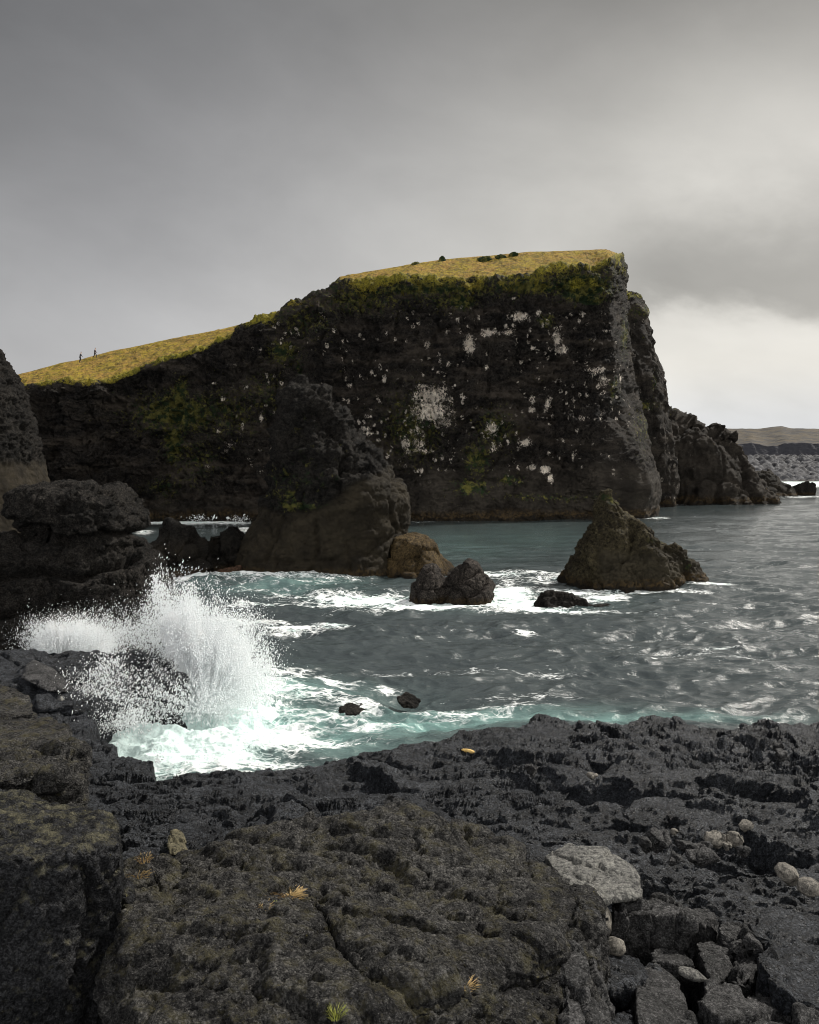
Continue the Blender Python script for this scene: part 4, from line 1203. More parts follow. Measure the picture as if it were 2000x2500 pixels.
    L = [(-400, 1770, 17.0), (0, 1760, 17.4), (120, 1753, 17.8), (160, 1772, 17.0), (165, 1800, 16.0), (0, 1830, 15.2), (-400, 1840, 15.0)]
    tp = [P(*a) for a in L]
    rock('lichen_ledge_block', [fourth([tuple(a) for a in tp] + [(a[0], a[1], 1.5) for a in tp])], 0.036,
         [('f', 1.8, .2), ('s', .4, .12), ('r', .8, .12, (.6, 1, 1.6)), ('r', .25, .05), ('n', .1, .015)], M_LICHEN, 115,
         label='pale lichen ledge higher up the left side, third above the square block', cat='boulder')
    L = [(-400, 1685, 21.5), (0, 1678, 22), (45, 1690, 21.6), (82, 1715, 20.5), (80, 1742, 19.6), (0, 1755, 19.2), (-400, 1760, 19)]
    tp = [P(*a) for a in L]
    rock('lichen_ledge_block', [fourth([tuple(a) for a in tp] + [(a[0], a[1], 1.5) for a in tp])], 0.045,
         [('f', 1.8, .22), ('s', .45, .16), ('r', .8, .14, (.6, 1, 1.6)), ('r', .25, .05)], M_LICHEN, 117,
         label='farthest and highest lichen block on the left edge above the breaking wave ledge', cat='boulder')
    rock('wedge_boulder', [fourth([tuple(P(*a)) for a in [(52, 1642, 33), (66, 1622, 33.5), (82, 1611, 34), (110, 1625, 33.5), (150, 1652, 32.8), (188, 1682, 31.5), (165, 1690, 31), (115, 1655, 31.5), (120, 1690, 31), (60, 1660, 31.5), (100, 1640, 34.5)]])], 0.035,
         [('f', 1.2, .08), ('c', .8, .08), ('n', .2, .02)], M_BASALT, 119, label='wedge-shaped dark boulder lying on the wet ledge by the breaking wave', cat='boulder')
    rock('wedge_boulder', [fourth([tuple(P(*a)) for a in [(138, 1708, 27), (150, 1698, 27), (160, 1708, 27), (150, 1712, 26.7), (150, 1706, 27.4)]])], 0.02,
         [('f', .3, .02)], M_PALE, 120, label='small pale pointed stone on the dark ledge below the wedge boulder', cat='stone')
    rock('lichen_ledge_block', [fourth([tuple(P(*a)) for a in [(-100, 1668, 24), (0, 1664, 24.2), (14, 1676, 24), (18, 1692, 23.5), (0, 1710, 23.3), (-100, 1712, 23), (-100, 1700, 25)]])], 0.04,
         [('f', .8, .08), ('n', .2, .03)], M_BASALT, 121, label='grey stone cut by the frame at the far left ledge', cat='boulder')
    # craggy dark block behind the slab
    rock('craggy_boulder', [fourth([tuple(P(*a)) for a in [(570, 2060, 12.1), (610, 2010, 12.4), (650, 1975, 12.6), (696, 1942, 12.9), (740, 1952, 12.9), (765, 1985, 12.7), (782, 2040, 12.3), (790, 2110, 11.8), (770, 2135, 11.5), (690, 2150, 11.2), (600, 2140, 11.2), (560, 2110, 11.5), (760, 2010, 13.6), (640, 2010, 13.6), (600, 2150, 13.4), (770, 2150, 13.2)]])], 0.022,
         [('f', 1.2, .12), ('c', .85, .24, (1, 1, .6)), ('t', .8, .05), ('r', .4, .08), ('r', .16, .045), ('r', .06, .018)], M_LAVA, 123,
         label='craggy black boulder with an angular face behind the left part of the lichen slab', cat='boulder')
    rock('pointed_stone', [fourth([tuple(P(*a)) for a in [(405, 2045, 11.2), (420, 2028, 11.3), (432, 2023, 11.4), (445, 2035, 11.3), (452, 2062, 11.1), (458, 2085, 10.9), (415, 2090, 10.8), (408, 2060, 10.9), (440, 2060, 11.7)]])], 0.012,
         [('f', .3, .035), ('c', .2, .035), ('r', .08, .012)], rock_mat('yellow_grey_stone', (0.07, 0.065, 0.045), (0.15, 0.135, 0.09), 4, .015), 125,
         label='small upright yellowish pointed stone behind the left end of the lichen slab', cat='stone')
    rock('crevice_boulder', [fourth([tuple(P(*a)) for a in [(300, 2080, 10.9), (330, 2070, 11.1), (400, 2072, 11.2), (470, 2090, 11), (460, 2108, 10.7), (360, 2108, 10.5), (300, 2110, 10.4), (380, 2090, 11.8)]])], 0.018,
         [('r', .4, .08), ('c', .4, .07), ('r', .15, .03)], M_LAVA, 126, label='low dark boulder under the yellowish pointed stone', cat='boulder')
    rock('ledge_fragment', [fourth([tuple(P(*a)) for a in [(565, 2118, 10.4), (690, 2130, 10.3), (700, 2146, 10.0), (640, 2140, 10.2), (560, 2135, 10.0), (560, 2160, 9.9), (640, 2160, 9.9), (620, 2120, 10.9)]])], 0.016,
         [('f', .6, .05), ('r', .2, .03), ('n', .07, .01)], M_LICHEN, 127, label='thin flat rock plate at the foot of the craggy black boulder', cat='boulder')
    # pale slab
    rock('pale_flat_boulder', [fourth([tuple(P(*a)) for a in [(1332, 2092, 11.9), (1352, 2076, 12.1), (1389, 2065, 12.3), (1467, 2070, 12.3), (1511, 2084, 12.1), (1548, 2113, 11.8), (1561, 2141, 11.5), (1563, 2192, 11.1), (1493, 2200, 10.9), (1440, 2205, 10.8), (1395, 2190, 10.9), (1355, 2130, 11.3), (1340, 2110, 12.6), (1560, 2190, 12.2), (1450, 2100, 13)]])], 0.017,
         [('f', .9, .045), ('c', .5, .05), ('s', .15, .028), ('r', .35, .028, (.5, 1.2, 1.8)), ('r', .13, .014, (.5, 1, 1.6)), ('n', .05, .005)], M_PALE, 131,
         label='large pale grey flat boulder with fine wavy layers leaning against the lichen slab', cat='boulder')
    # stones
    def stone(name, px, py, rx, ry, Y, mat, seed, label, tilt=0.0, rough=0.02, cat='stone', vx=0.012, deep=1.0, group=None):
        c = P(px, py, Y)
        sx = rx * Y / F
        sz = ry * Y / F
        pts = []
        rr = random.Random(seed)
        for k in range(40):
            t = rr.uniform(0, 2 * math.pi)
            u = rr.uniform(-1, 1)
            s = math.sqrt(1 - u * u)
            X, Yy, Z = s * math.cos(t), s * math.sin(t), u
            a, b = X * sx, Z * sz
            pts.append((c[0] + a * math.cos(tilt) - b * math.sin(tilt), c[1] + Yy * (sx + sz) * .5 * deep, c[2] + a * math.sin(tilt) + b * math.cos(tilt), 0))
        return rock(name, [('hull', pts)], vx, [('f', max(sx, .1), rough), ('n', .05, .003)], mat, seed, label=label, cat=cat, group=group)
    g = 'rounded beach stones'
    stone('rounded_stone', 1471, 2242, 25, 50, 10.9, M_STONE, 201, 'tall pale speckled oval stone wedged just right of the lichen slab', .12, group=g)
    stone('rounded_stone', 1508, 2268, 24, 20, 10.9, M_BASALT, 202, 'small dark grey stone beside the tall pale oval one', group=g)
    stone('rounded_stone', 1499, 2311, 33, 23, 10.4, M_STONE, 203, 'smooth grey egg-shaped stone lying below the tall pale oval one', -.1, group=g)
    stone('rounded_stone', 1922, 2134, 36, 24, 12.4, M_STONE, 204, 'speckled pale rounded stone tilted on the lava near the right edge', -.65, group=g)
    stone('rounded_stone', 1976, 2166, 32, 24, 12.1, M_STONE, 205, 'smooth round stone at the right frame edge next to the speckled one', -.2, group=g)
    stone('flat_stone', 1691, 2380, 42, 13, 9.9, M_PALE, 206, 'pale flat stone lying between the dark broken prisms', -.32)
    g = 'angular stones in the hollow'
    for i, (px, py, rx, ry, Y, lab, mt) in enumerate([
        (1606, 2050, 36, 24, 13.6, 'domed grey boulder at the left end of the rubble hollow', M_BASALT),
        (1578, 2062, 22, 17, 13.3, 'squat grey lump against the left of the domed boulder', M_BASALT),
        (1690, 2062, 50, 20, 13.6, 'long ridge-backed grey boulder in the middle of the rubble hollow', M_BASALT),
        (1748, 2046, 26, 18, 13.9, 'peaked yellowish boulder behind the ridge-backed one', M_STONE),
        (1797, 2048, 26, 17, 13.9, 'reddish grey stone right of the peaked yellowish boulder', M_STONE),
        (1817, 2015, 22, 13, 14.5, 'lone pale block at the back of the rubble hollow', M_STONE),
        (1774, 2062, 14, 12, 13.6, 'small pale stone leaning on the reddish grey one', M_STONE),
        (1814, 2075, 20, 14, 13.3, 'square grey stone at the right front of the hollow', M_BASALT),
        (1715, 2088, 46, 16, 13.0, 'low broad grey boulder along the front of the hollow', M_BASALT),
        (1640, 2095, 30, 14, 12.9, 'flat dark stone at the front left of the hollow', M_BASALT),
        (1650, 2030, 14, 10, 14.2, 'small brown stone at the back left of the hollow', M_STONE),
        (1900, 1820, 20, 12, 21.0, 'pale stone on the upper lava near the right edge', M_BASALT),
        (1905, 1840, 22, 13, 20.4, 'second grey stone just below the pale upper one', M_BASALT),
        (1302, 1878, 26, 16, 18.2, 'reddish angular stone in a lava pocket at mid shelf', M_BASALT),
        (965, 1958, 34, 17, 15.8, 'angular grey stone sitting in the middle of the lava shelf', M_BASALT),
        (1445, 1893, 14, 7, 17.8, 'small light stone in a dip of the shelf above the hollow', M_STONE),
    ]):
        c = P(px, py, Y)
        rr = random.Random(300 + i)
        pts = []
        sx, sz = rx * Y / F, ry * Y / F
        for k in range(13):
            t = rr.uniform(0, 2 * math.pi); u = rr.uniform(-1, 1); s = math.sqrt(1 - u * u * .8)
            pts.append((c[0] + s * math.cos(t) * sx, c[1] + s * math.sin(t) * (sx + sz) * .6, c[2] + u * sz, 0))
        pts.append((c[0], c[1], c[2] - sz * 1.6, 0))
        rock('angular_stone', [('hull', pts)], 0.014 if Y < 16 else .02, [('f', .4, .04), ('c', .3, .04), ('r', .12, .012)], mt, 300 + i, label=lab, cat='stone', group=g)
    # broken basalt, lower right corner
    def block(name, L, mat, seed, label, base=2.2, vx=.017, spec=None, dx=0.0, shrink=1.0, cat='boulder', group=None):
        tp = [P(*a) for a in L]
        cx = sum(a[0] for a in tp) / len(tp)
        return rock(name, [fourth([tuple(a) for a in tp] + [(cx + (a[0] - cx) * shrink + dx, a[1], base) for a in tp])], vx,
                    spec or [('f', .9, .04), ('c', .6, .07, (1, 1, .5)), ('t', .6, .02), ('r', .14, .022), ('r', .05, .010)], mat, seed, label=label, cat=cat, group=group)
    block('columnar_basalt_ledge', [(1490, 2196, 11.4), (1540, 2200, 11.8), (1640, 2200, 12.0), (1760, 2250, 11.4), (1762, 2262, 11.0), (1700, 2248, 10.9), (1600, 2235, 10.9), (1500, 2225, 10.9)], M_BASALT, 141,
          'dark ledge of upright basalt columns below the pale flat boulder', spec=[('f', 1.0, .06), ('c', .32, .14, (1, 1, .16)), ('r', .25, .035, (1, 1, .5)), ('r', .1, .015), ('n', .05, .006)])
    block('columnar_basalt_ledge', [(1762, 2250, 11.2), (1830, 2250, 11.5), (1850, 2270, 11.2), (1840, 2330, 10.4), (1780, 2300, 10.5), (1755, 2275, 10.8)], M_BASALT, 142,
          'short ledge of broken basalt columns beside the cracked right-hand block', spec=[('f', 1.0, .06), ('c', .3, .14, (1, 1, .16)), ('r', .25, .03), ('n', .05, .006)])
    block('cracked_basalt_block', [(1830, 2255, 11.0), (1900, 2225, 11.6), (2150, 2190, 12.3), (2400, 2250, 11.8), (2400, 2480, 9.0), (2100, 2490, 8.8), (2000, 2452, 9.0), (1930, 2430, 9.1), (1880, 2392, 9.4), (1850, 2320, 10.2)], M_LAVA, 143,
          'large flat-topped black block with a deep shadowed left face at the right frame edge', vx=.022, spec=[('f', 1.6, .13), ('c', .9, .10, (1, 1, .4)), ('r', .6, .08), ('r', .22, .04), ('n', .07, .01)])
    block('basalt_prism', [(1554, 2382, 9.9), (1575, 2362, 10.1), (1602, 2348, 10.2), (1655, 2395, 9.8), (1700, 2500, 8.9), (1720, 2560, 8.4), (1620, 2600, 8.0), (1560, 2560, 8.2), (1555, 2450, 9.0)], M_BASALT, 144,
          'sharp dark prism pointing up at the bottom edge, nearest of the broken blocks', spec=[('f', .9, .03), ('c', .8, .05), ('t', .6, .015), ('n', .05, .008)])
    block('basalt_prism', [(1700, 2300, 10.8), (1740, 2298, 10.9), (1775, 2316, 10.7), (1790, 2378, 10.2), (1745, 2405, 9.7), (1720, 2360, 10.1)], M_BASALT, 145,
          'tilted grey prism with a speckled face in the middle of the broken blocks')
    block('basalt_prism', [(1600, 2320, 10.7), (1640, 2308, 10.9), (1680, 2325, 10.7), (1690, 2352, 10.3), (1640, 2355, 10.2), (1590, 2345, 10.3)], M_BASALT, 146,
          'low grey block just below the columnar ledge')
    block('basalt_prism', [(1790, 2350, 10.4), (1835, 2338, 10.6), (1850, 2395, 10.0), (1800, 2400, 9.8)], M_BASALT, 147, 'square grey block in the cleft before the cracked black block')
    block('basalt_prism', [(1784, 2445, 9.3), (1850, 2412, 9.7), (1885, 2430, 9.5), (1945, 2495, 8.9), (1960, 2580, 8.2), (1800, 2580, 8.1)], M_BASALT, 148, 'blunt speckled grey block at the bottom edge below the cracked block')
    block('basalt_prism', [(1470, 2335, 10.3), (1560, 2340, 10.4), (1600, 2380, 10.0), (1550, 2400, 9.6), (1470, 2420, 9.3)], M_LAVA, 149, 'rough black slab beneath the smooth egg-shaped stone')
    block('basalt_prism', [(1735, 2395, 9.7), (1800, 2410, 9.6), (1850, 2470, 9.0), (1760, 2490, 8.8), (1700, 2440, 9.2)], M_BASALT, 150, 'dark sloping slab between the nearest prism and the blunt grey block')
    block('basalt_prism', [(1480, 2470, 8.9), (1545, 2455, 9.1), (1560, 2520, 8.5), (1490, 2560, 8.2)], M_LAVA, 151, 'small black block at the bottom edge beside the slab pillar')
    block('basalt_prism', [(1955, 2470, 9.0), (2010, 2455, 9.2), (2100, 2490, 8.9), (2060, 2560, 8.3), (1960, 2540, 8.4)], M_BASALT, 152, 'grey block in the very corner under the cracked black block')
    # driftwood piece on the shelf
    bm = bmesh.new()
    a, b_ = P(1116, 1832, 20.0), P(1162, 1841, 19.7)
    n = 14
    rings = []
    rr = random.Random(5)
    for k in range(n):
        t = k / (n - 1)
        c = a * (1 - t) + b_ * t
        r = 0.01 + 0.05 * math.sin(math.pi * min(1, t * 0.9 + 0.02)) * (0.5 + t)
        rings.append([bm.verts.new((c[0], c[1] + r * math.cos(q * math.pi / 4) * 1.2, c[2] + .04 + r * .8 * math.sin(q * math.pi / 4) + rr.uniform(-.006, .006))) for q in range(8)])
    for r1, r2 in zip(rings[:-1], rings[1:]):
        for q in range(8):
            bm.faces.new((r1[q], r1[(q + 1) % 8], r2[(q + 1) % 8], r2[q]))
    bm.faces.new(rings[0][::-1]); bm.faces.new(rings[-1])
    me = bpy.data.meshes.new('driftwood'); bm.to_mesh(me); bm.free()
    o = obj('driftwood', me, plain_mat('driftwood', (0.62, 0.42, 0.14), .7, .4, 20), label='yellow splinter of driftwood lying alone on the black lava shelf', cat='driftwood')
    recentre(o)


# ------------------------------------------------------------------ spray
def build_spray():
    rs = np.random.RandomState(11)
    # (px, py, sx, sy, Y, sY, count, size, streak angle)
    B = [
        # right-hand plume, dense core then feathered rim
        (525, 1640, 48, 60, 35.5, 1.2, 15000, .020), (535, 1600, 46, 45, 35.8, 1.2, 11000, .018), (500, 1560, 40, 40, 36, 1.0, 7000, .018), (585, 1660, 40, 42, 35.5, 1.2, 7500, .018),
        (470, 1500, 30, 40, 36.5, .8, 3200, .018), (560, 1545, 45, 34, 36, 1.2, 3000, .013), (620, 1620, 30, 50, 35.6, 1.2, 3000, .013), (430, 1560, 40, 40, 36.5, .9, 3500, .020),
        # falling curtain at the top of the splash
        (400, 1490, 26, 42, 38, .8, 1500, .022), (385, 1430, 12, 28, 38, .6, 420, .022), (378, 1408, 6, 8, 38, .4, 90, .024), (340, 1530, 45, 30, 38, 1.0, 1500, .02), (310, 1560, 50, 22, 38, 1, 900, .018),
        # left burst behind the ledge
        (150, 1575, 45, 28, 42.5, .8, 12000, .020), (110, 1590, 30, 30, 42.5, .8, 6000, .020), (220, 1580, 45, 26, 42.5, .8, 6000, .018), (180, 1540, 60, 22, 42.5, .8, 2500, .017), (250, 1540, 35, 26, 42.5, .8, 1500, .017),
        # drops thrown in front of the ledge
        (270, 1665, 55, 30, 33, 1.0, 800, .020), (240, 1690, 45, 24, 32, 1.0, 650, .018), (340, 1690, 60, 22, 33, 1.0, 600, .016), (250, 1725, 45, 20, 32, 1.0, 1300, .018), (400, 1650, 30, 30, 34, 1.0, 300, .016), (270, 1625, 20, 18, 33.5, .6, 300, .024), (290, 1760, 40, 20, 31, 1.0, 1600, .017),
        (390, 1720, 80, 22, 33, 1.2, 5000, .018), (460, 1700, 70, 30, 34, 1.2, 6000, .018),
        # foot of the tall stack: small splashes
        (720, 1392, 12, 7, 81.5, .6, 160, .03), (840, 1393, 40, 5, 81, .6, 240, .03), (1012, 1396, 18, 6, 80, .6, 140, .03),
        (486, 1266, 16, 5, 146, .8, 90, .06), (585, 1268, 14, 5, 146, .8, 90, .06), (385, 1850, 6, 10, 29, .3, 160, .014),
    ]
    pos, size = [], []
    for (px, py, sx, sy, Y, sY, cnt, sz) in B:
        n = int(cnt * 3.8)
        X = px + rs.normal(size=n) * sx
        Yp = py + rs.normal(size=n) * sy
        D = Y + rs.normal(size=n) * sY
        a = (X - 1000) / F
        b = -(Yp - 1250) / F
        dy = cp + b * sp_
        dz = -sp_ + b * cp
        s = D / dy
        p = np.stack([a * s, D, EYE + dz * s], 1)
        # clumps: keep where streaky noise is high
        st = fbm(np.stack([p[:, 0] * 1.0 + p[:, 2] * .5, p[:, 1], p[:, 2] * .6], 1), .9, 3, .65, 4)
        ox, oy = (500, 1740) if px > 300 or py > 1620 else (150, 1640)
        ang_ = np.arctan2(X - ox, oy - Yp)
        rad = np.hypot(X - ox, Yp - oy)
        fing = noise3(np.stack([ang_ * 7, rad / 160, D * .2], 1), 9) + .5 * noise3(np.stack([ang_ * 19, rad / 110, D * .3], 1), 10)
        st = st + (0.45 * fing - .02 if Y < 60 else 0)
        keep = (st > rs.uniform(-.45, .30, n)) & (p[:, 2] > -0.1)
        p = p[keep]
        pos.append(p)
        size.append(.74 * sz * np.exp(rs.normal(size=len(p)) * .6) * .72)
    pos = np.concatenate(pos)
    size = np.concatenate(size)
    size = np.where(pos[:, 1] < 60, np.minimum(size, 0.026), size)
    # keep droplets clear of the solid ledges
    n = len(pos)
    base = np.array([(1, 0, 0), (-1, 0, 0), (0, 1, 0), (0, -1, 0), (0, 0, 1), (0, 0, -1)], np.float32)
    F8 = np.array([(0, 2, 4), (2, 1, 4), (1, 3, 4), (3, 0, 4), (2, 0, 5), (1, 2, 5), (3, 1, 5), (0, 3, 5)], np.int32)
    k = rs.uniform(.8, 2.2, n) * np.where(rs.rand(n) < .15, 2.0, 1.0)
    v = base[None] * size[:, None, None] * np.stack([np.ones(n), np.ones(n), k], 1)[:, None, :]
    th = rs.normal(size=n) * .3 + .35
    c, s = np.cos(th)[:, None], np.sin(th)[:, None]
    vx = v[:, :, 0] * c + v[:, :, 2] * s
    vz = -v[:, :, 0] * s + v[:, :, 2] * c
    v = np.stack([vx, v[:, :, 1], vz], 2) + pos[:, None, :]
    f = F8[None] + (np.arange(n) * 6)[:, None, None].astype(np.int32)
    me = mesh_np('spray_droplets', v.reshape(-1, 3), f.reshape(-1, 3).astype(np.int32))
    m, T, b, p_, out = new_mat('spray_droplets')
    b.inputs['Base Color'].default_value = (0.93, 0.95, 0.96, 1)
    b.inputs['Roughness'].default_value = .5
    tr = T.node('ShaderNodeBsdfTranslucent'); tr.inputs[0].default_value = (.93, .95, .96, 1)
    mx = T.node('ShaderNodeMixShader'); mx.inputs[0].default_value = .5
    T.l.new(b.outputs[0], mx.inputs[1]); T.l.new(tr.outputs[0], mx.inputs[2]); T.l.new(mx.outputs[0], out.inputs[0])
    obj('spray_droplets', me, m, kind='stuff', label='white drops of water thrown up by the breaking wave', cat='spray')

    # body of fine mist inside the splash
    vm = bpy.data.materials.new('spray_mist')
    vm.use_nodes = True
    vm.node_tree.nodes.clear()
    T = NT(vm.node_tree)
    out = T.node('ShaderNodeOutputMaterial')
    pv = T.node('ShaderNodeVolumePrincipled')
    pv.inputs['Color'].default_value = (0.995, 0.997, 1.0, 1)
    pv.inputs['Anisotropy'].default_value = 0.1
    posn = T.node('ShaderNodeNewGeometry').outputs['Position']
    tc = T.node('ShaderNodeTexCoord').outputs['Object']
    ln = T.node('ShaderNodeVectorMath', operation='LENGTH')
    T.l.new(tc, ln.inputs[0])
    fall = T.sstep(ln.outputs['Value'], 1.0, 0.25)
    nn = T.noise(T.scale(posn, (1.3, 1.0, .8)), 1.7, 8, .74, 0.5)
    dens = T.math('MULTIPLY', fall, T.sstep(T.math('ADD', nn, T.math('MULTIPLY', fall, .22)), .54, .74))
    T.put(pv.inputs['Density'], T.math('MULTIPLY', dens, 22.0))
    T.l.new(pv.outputs[0], out.inputs['Volume'])
    def puff(px, py, Y, rx, ry, rz, tilt, label):
        bm = bmesh.new()
        bmesh.ops.create_icosphere(bm, subdivisions=4, radius=1.0)
        me = bpy.data.meshes.new('spray_mist')
        bm.to_mesh(me); bm.free()
        o = obj('spray_mist', me, vm, kind='stuff', label=label, cat='spray')
        o.location = P(px, py, Y)
        o.scale = (rx * Y / F, ry, rz * Y / F)
        o.rotation_euler = (0, tilt, 0)
    puff(535, 1655, 35.6, 105, 1.8, 150, .2, 'white cloud of spray where the wave breaks right of the wet ledge')
    puff(455, 1560, 36.3, 75, 1.3, 105, -.35, 'thinner white veil of spray rising left of the main cloud')
    puff(165, 1590, 42.6, 150, 1.4, 112, 0, 'white burst of spray behind the wet ledge under the mushroom stack')


# ------------------------------------------------------------------ people, bird, grass
def skin(name, joints, edges, mat, parent, sub=1, root=0):
    me = bpy.data.meshes.new(name)
    me.from_pydata([j[:3] for j in joints], edges, [])
    o = bpy.data.objects.new(name, me)
    COL.objects.link(o)
    m = o.modifiers.new('skin', 'SKIN')
    for i, j in enumerate(joints):
        r = j[3]
        me.skin_vertices[0].data[i].radius = (r, j[4] if len(j) > 4 else r)
        me.skin_vertices[0].data[i].use_root = (i == root)
    s = o.modifiers.new('sub', 'SUBSURF')
    s.levels = s.render_levels = sub
    dg = bpy.context.evaluated_depsgraph_get(); dg.update()
    res = bpy.data.meshes.new_from_object(o.evaluated_get(dg), depsgraph=dg)
    bpy.data.objects.remove(o)
    res.polygons.foreach_set('use_smooth', np.ones(len(res.polygons), bool))
    res.name = name
    res.materials.clear()
    p = obj(name, res, mat)
    p.parent = parent
    return p


def build_person(px, py_feet, Y, stride, lean, jacket, trousers, label):
    root = bpy.data.objects.new('person', None)
    COL.objects.link(root)
    root['label'] = label; root['category'] = 'person'; root['group'] = 'walkers on the grass slope'
    root.location = P(px, py_feet, Y)
    skinm = plain_mat('skin', (0.35, 0.22, 0.16), .6, .1)
    # walking uphill to the right (+x); z up; feet at 0
    L = lean
    s = stride
    hip = (0, 0, .92); 
    J = [(0, 0, .92, .13, .11), (L * .35, 0, 1.15, .125, .10), (L * .8, 0, 1.40, .15, .11), (L, 0, 1.50, .06), (L * 1.15 + .01, 0, 1.60, .085, .08), (L * 1.2 + .02, 0, 1.70, .09, .085), (L * 1.2 + .02, 0, 1.77, .05),
         # legs: front
         (.04, -.09, .86, .095), (s * .5 + .05, -.09, .50 + .05, .07), (s * .62, -.09, .12, .05), (s * .62 + .10, -.09, .06, .045),
         # rear
         (-.03, .09, .86, .095), (-s * .35 + .04, .09, .47, .07), (-s * .85, .09, .06 - .05, .05), (-s * .85 + .11, .09, -.03, .045),
         # arms
         (L * .8, -.19, 1.38, .055), (L * .8 - .10, -.23, 1.12, .045), (L * .8 + .06, -.22, .90, .035), (L * .8 + .09, -.22, .82, .032),
         (L * .8, .19, 1.38, .055), (L * .8 + .06, .23, 1.12, .045), (L * .8 + .24, .22, .95, .035), (L * .8 + .30, .22, .90, .032)]
    E = [(0, 1), (1, 2), (2, 3), (3, 4), (4, 5), (5, 6), (0, 7), (7, 8), (8, 9), (9, 10), (0, 11), (11, 12), (12, 13), (13, 14), (2, 15), (15, 16), (16, 17), (17, 18), (2, 19), (19, 20), (20, 21), (21, 22)]
    skin('body', J, E, skinm, root)
    g = lambda i, k=1.25: (J[i][0], J[i][1], J[i][2], J[i][3] * k, (J[i][4] if len(J[i]) > 4 else J[i][3]) * k)
    JJ = [(0, 0, .86, .17, .15), g(1, 1.3), g(2, 1.2), g(15), g(16, 1.35), g(17, 1.4), g(19), g(20, 1.35), g(21, 1.4), (L * .97, 0, 1.50, .085, .08)]
    skin('jacket', JJ, [(0, 1), (1, 2), (2, 3), (3, 4), (4, 5), (2, 6), (6, 7), (7, 8), (2, 9)], plain_mat('jacket', jacket, .8, .1), root)
    TT = [(0, 0, .93, .145, .125), g(7, 1.15), g(8, 1.25), g(9, 1.35), g(11, 1.15), g(12, 1.25), g(13, 1.35)]
    skin('trousers', TT, [(0, 1), (1, 2), (2, 3), (0, 4), (4, 5), (5, 6)], plain_mat('trousers', trousers, .85, .1), root)
    H = [(L * 1.2 + .005, 0, 1.66, .094, .09), (L * 1.2 + .0, 0, 1.74, .088, .085), (L * 1.2, 0, 1.80, .045)]
    skin('hat', H, [(0, 1), (1, 2)], plain_mat('hat', (0.015, 0.015, 0.017), .9, .1), root)
    bt = plain_mat('boots', (0.02, 0.017, 0.015), .7, .1)
    for a, b in ((9, 10), (13, 14)):
        skin('boot', [(J[a][0] - .02, J[a][1], J[a][2] + .02, .06), (J[a][0] + .03, J[a][1], J[a][2] - .05, .055), (J[b][0] + .07, J[b][1], J[b][2] - .03, .045)], [(0, 1), (1, 2)], bt, root)
    return root


def build_bird():
    root = bpy.data.objects.new('gull', None)
    COL.objects.link(root)
    root.location = P(1748, 1039.5, 214)
    root['label'] = 'small dark bird perched on the peak of the craggy brown spur'; root['category'] = 'bird'
    root.scale = (1.25, 1.25, 1.25)
    dk = plain_mat('bird_feathers', (0.03, 0.03, 0.035), .8, .2)
    J = [(.26, 0, .16, .015, .03), (.14, 0, .22, .05), (.0, 0, .28, .085), (-.10, 0, .34, .075), (-.15, 0, .43, .045), (-.17, 0, .49, .05), (-.19, 0, .50, .035)]
    skin('body', J, [(i, i + 1) for i in range(6)], dk, root, root=2)
    skin('beak', [(-.22, 0, .495, .016), (-.27, 0, .485, .010), (-.30, 0, .475, .004)], [(0, 1), (1, 2)], plain_mat('beak', (0.4, .28, .05), .5, .1), root)
    for sy in (-1, 1):
        skin('wing', [(-.08, sy * .075, .34, .04, .02), (.06, sy * .085, .28, .05, .018), (.28, sy * .05, .17, .015, .01)], [(0, 1), (1, 2)], dk, root)
        skin('leg', [(.0, sy * .035, .24, .018), (.0, sy * .035, .02, .012), (-.05, sy * .035, 0, .010)], [(0, 1), (1, 2)], plain_mat('leg', (.3, .2, .05), .6, .1), root)


def tuft(px, py, Y, h, n, seed, spread, label, mat):
    rr = random.Random(seed)
    bm = bmesh.new()
    for k in range(int(n * 2.2)):
        a = rr.uniform(0, 2 * math.pi)
        r0 = rr.uniform(0, .09) ** 1.0 * spread
        bx, by = r0 * math.cos(a), r0 * math.sin(a)
        ln = h * rr.uniform(.5, 1.15)
        out = rr.uniform(.3, 1.1) * spread * h
        w = .003
        tx, ty = -math.sin(a) * w, math.cos(a) * w
        pr = None
        for i in range(5):
            t = i / 4
            x = bx + math.cos(a) * out * t ** 1.3
            y = by + math.sin(a) * out * t ** 1.3
            z = -.02 + ln * (t - .35 * t * t * spread)
            ww = 1 - t * .9
            v1 = bm.verts.new((x - tx * ww, y - ty * ww, z)); v2 = bm.verts.new((x + tx * ww, y + ty * ww, z + .002))
            if pr:
                bm.faces.new((pr[0], pr[1], v2, v1))
            pr = (v1, v2)
    me = bpy.data.meshes.new('grass_tuft'); bm.to_mesh(me); bm.free()
    o = obj('grass_tuft', me, mat, label=label, cat='grass tuft', group='dry grass tufts on the slab')
    o.location = P(px, py, Y)
    return o


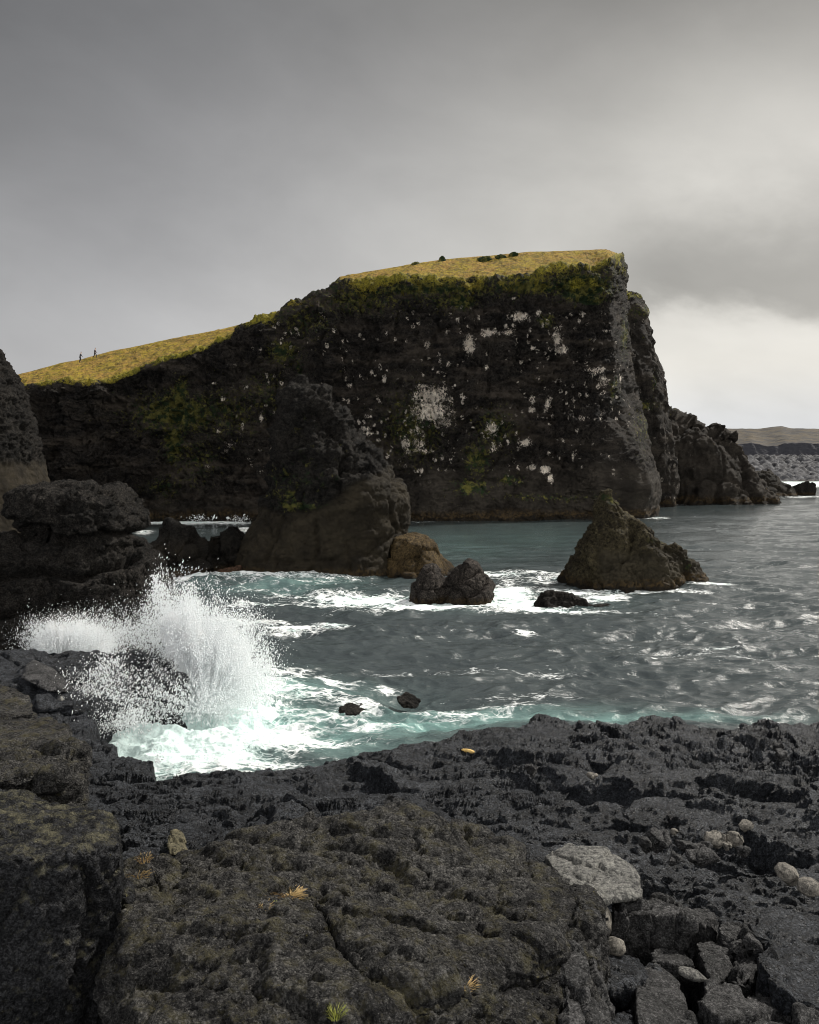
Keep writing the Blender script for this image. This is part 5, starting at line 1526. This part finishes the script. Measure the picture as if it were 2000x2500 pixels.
def snap(o, px, py, extra=0.0):
    """drop a small thing on whatever solid surface lies under that line of sight"""
    dg = bpy.context.evaluated_depsgraph_get(); dg.update()
    d = Vector(ray(px, py)).normalized()
    start = Vector((0, 0, EYE)) + d * 0.5
    o.hide_viewport = True
    dg.update()
    hit, loc, nrm, idx, ob, mw = SC.ray_cast(dg, start, d)
    o.hide_viewport = False
    if hit:
        o.location = loc + Vector((0, 0, extra))
    return hit


def build_small():
    gm = plain_mat('dry_grass', (0.52, 0.36, 0.15), .7, .4, 30)
    gg = plain_mat('green_grass', (0.32, 0.34, 0.07), .7, .4, 30)
    items = []
    for (px, py, Y, h, n, sd_, sp, lab, mt) in [
        (708, 2186, 9.6, .10, 70, 1, 1.3, 'widest straw-coloured grass tuft, left of the middle of the lichen slab', gm),
        (645, 2217, 9.4, .07, 34, 2, 1.0, 'small orange grass tuft just below the widest straw tuft', gm),
        (668, 2208, 9.4, .05, 20, 3, 1.0, 'tiny green grass sprig between the two upper straw tufts', gg),
        (338, 2137, 10, .09, 50, 4, 1.1, 'straw grass tuft at the left end of the slab beside the square block', gm),
        (352, 2100, 10.4, .09, 30, 5, .7, 'yellow grass tuft in the crevice behind the left end of the slab', gm),
        (820, 2480, 7.4, .11, 44, 6, .6, 'upright yellow green grass tuft near the bottom edge', gg),
        (1136, 2405, 8.0, .07, 30, 7, 1.1, 'reddish straw tuft on the lower right part of the slab', gm),
    ]:
        o = tuft(px, py, Y, h, n, sd_, sp, lab, mt)
        items.append((o, px, py))
    for o, px, py in items:
        snap(o, px, py)
    d = bpy.data.objects['driftwood']
    snap(d, 1139, 1838)
    # people on the slope
    a = build_person(197, 884, 165, .22, .16, (0.012, 0.02, 0.035), (0.015, 0.015, 0.02), 'walker in a dark blue jacket bent forward, lower of the two on the grass slope')
    b = build_person(234, 876, 165, .50, .08, (0.025, 0.015, 0.02), (0.02, 0.017, 0.017), 'walker in a dark maroon jacket striding uphill ahead of the other on the grass slope')
    snap(a, 196, 884); snap(b, 232, 875)
    b.location.z += .1


build_headland()
build_far()
build_outcrops()
build_stacks()
build_ledges()
build_terrain()
build_sea()
build_near()
build_spray()
build_bird()
build_small()
print('VERTS', sum(len(o.data.vertices) for o in SC.objects if o.type == 'MESH'), len(SC.objects))
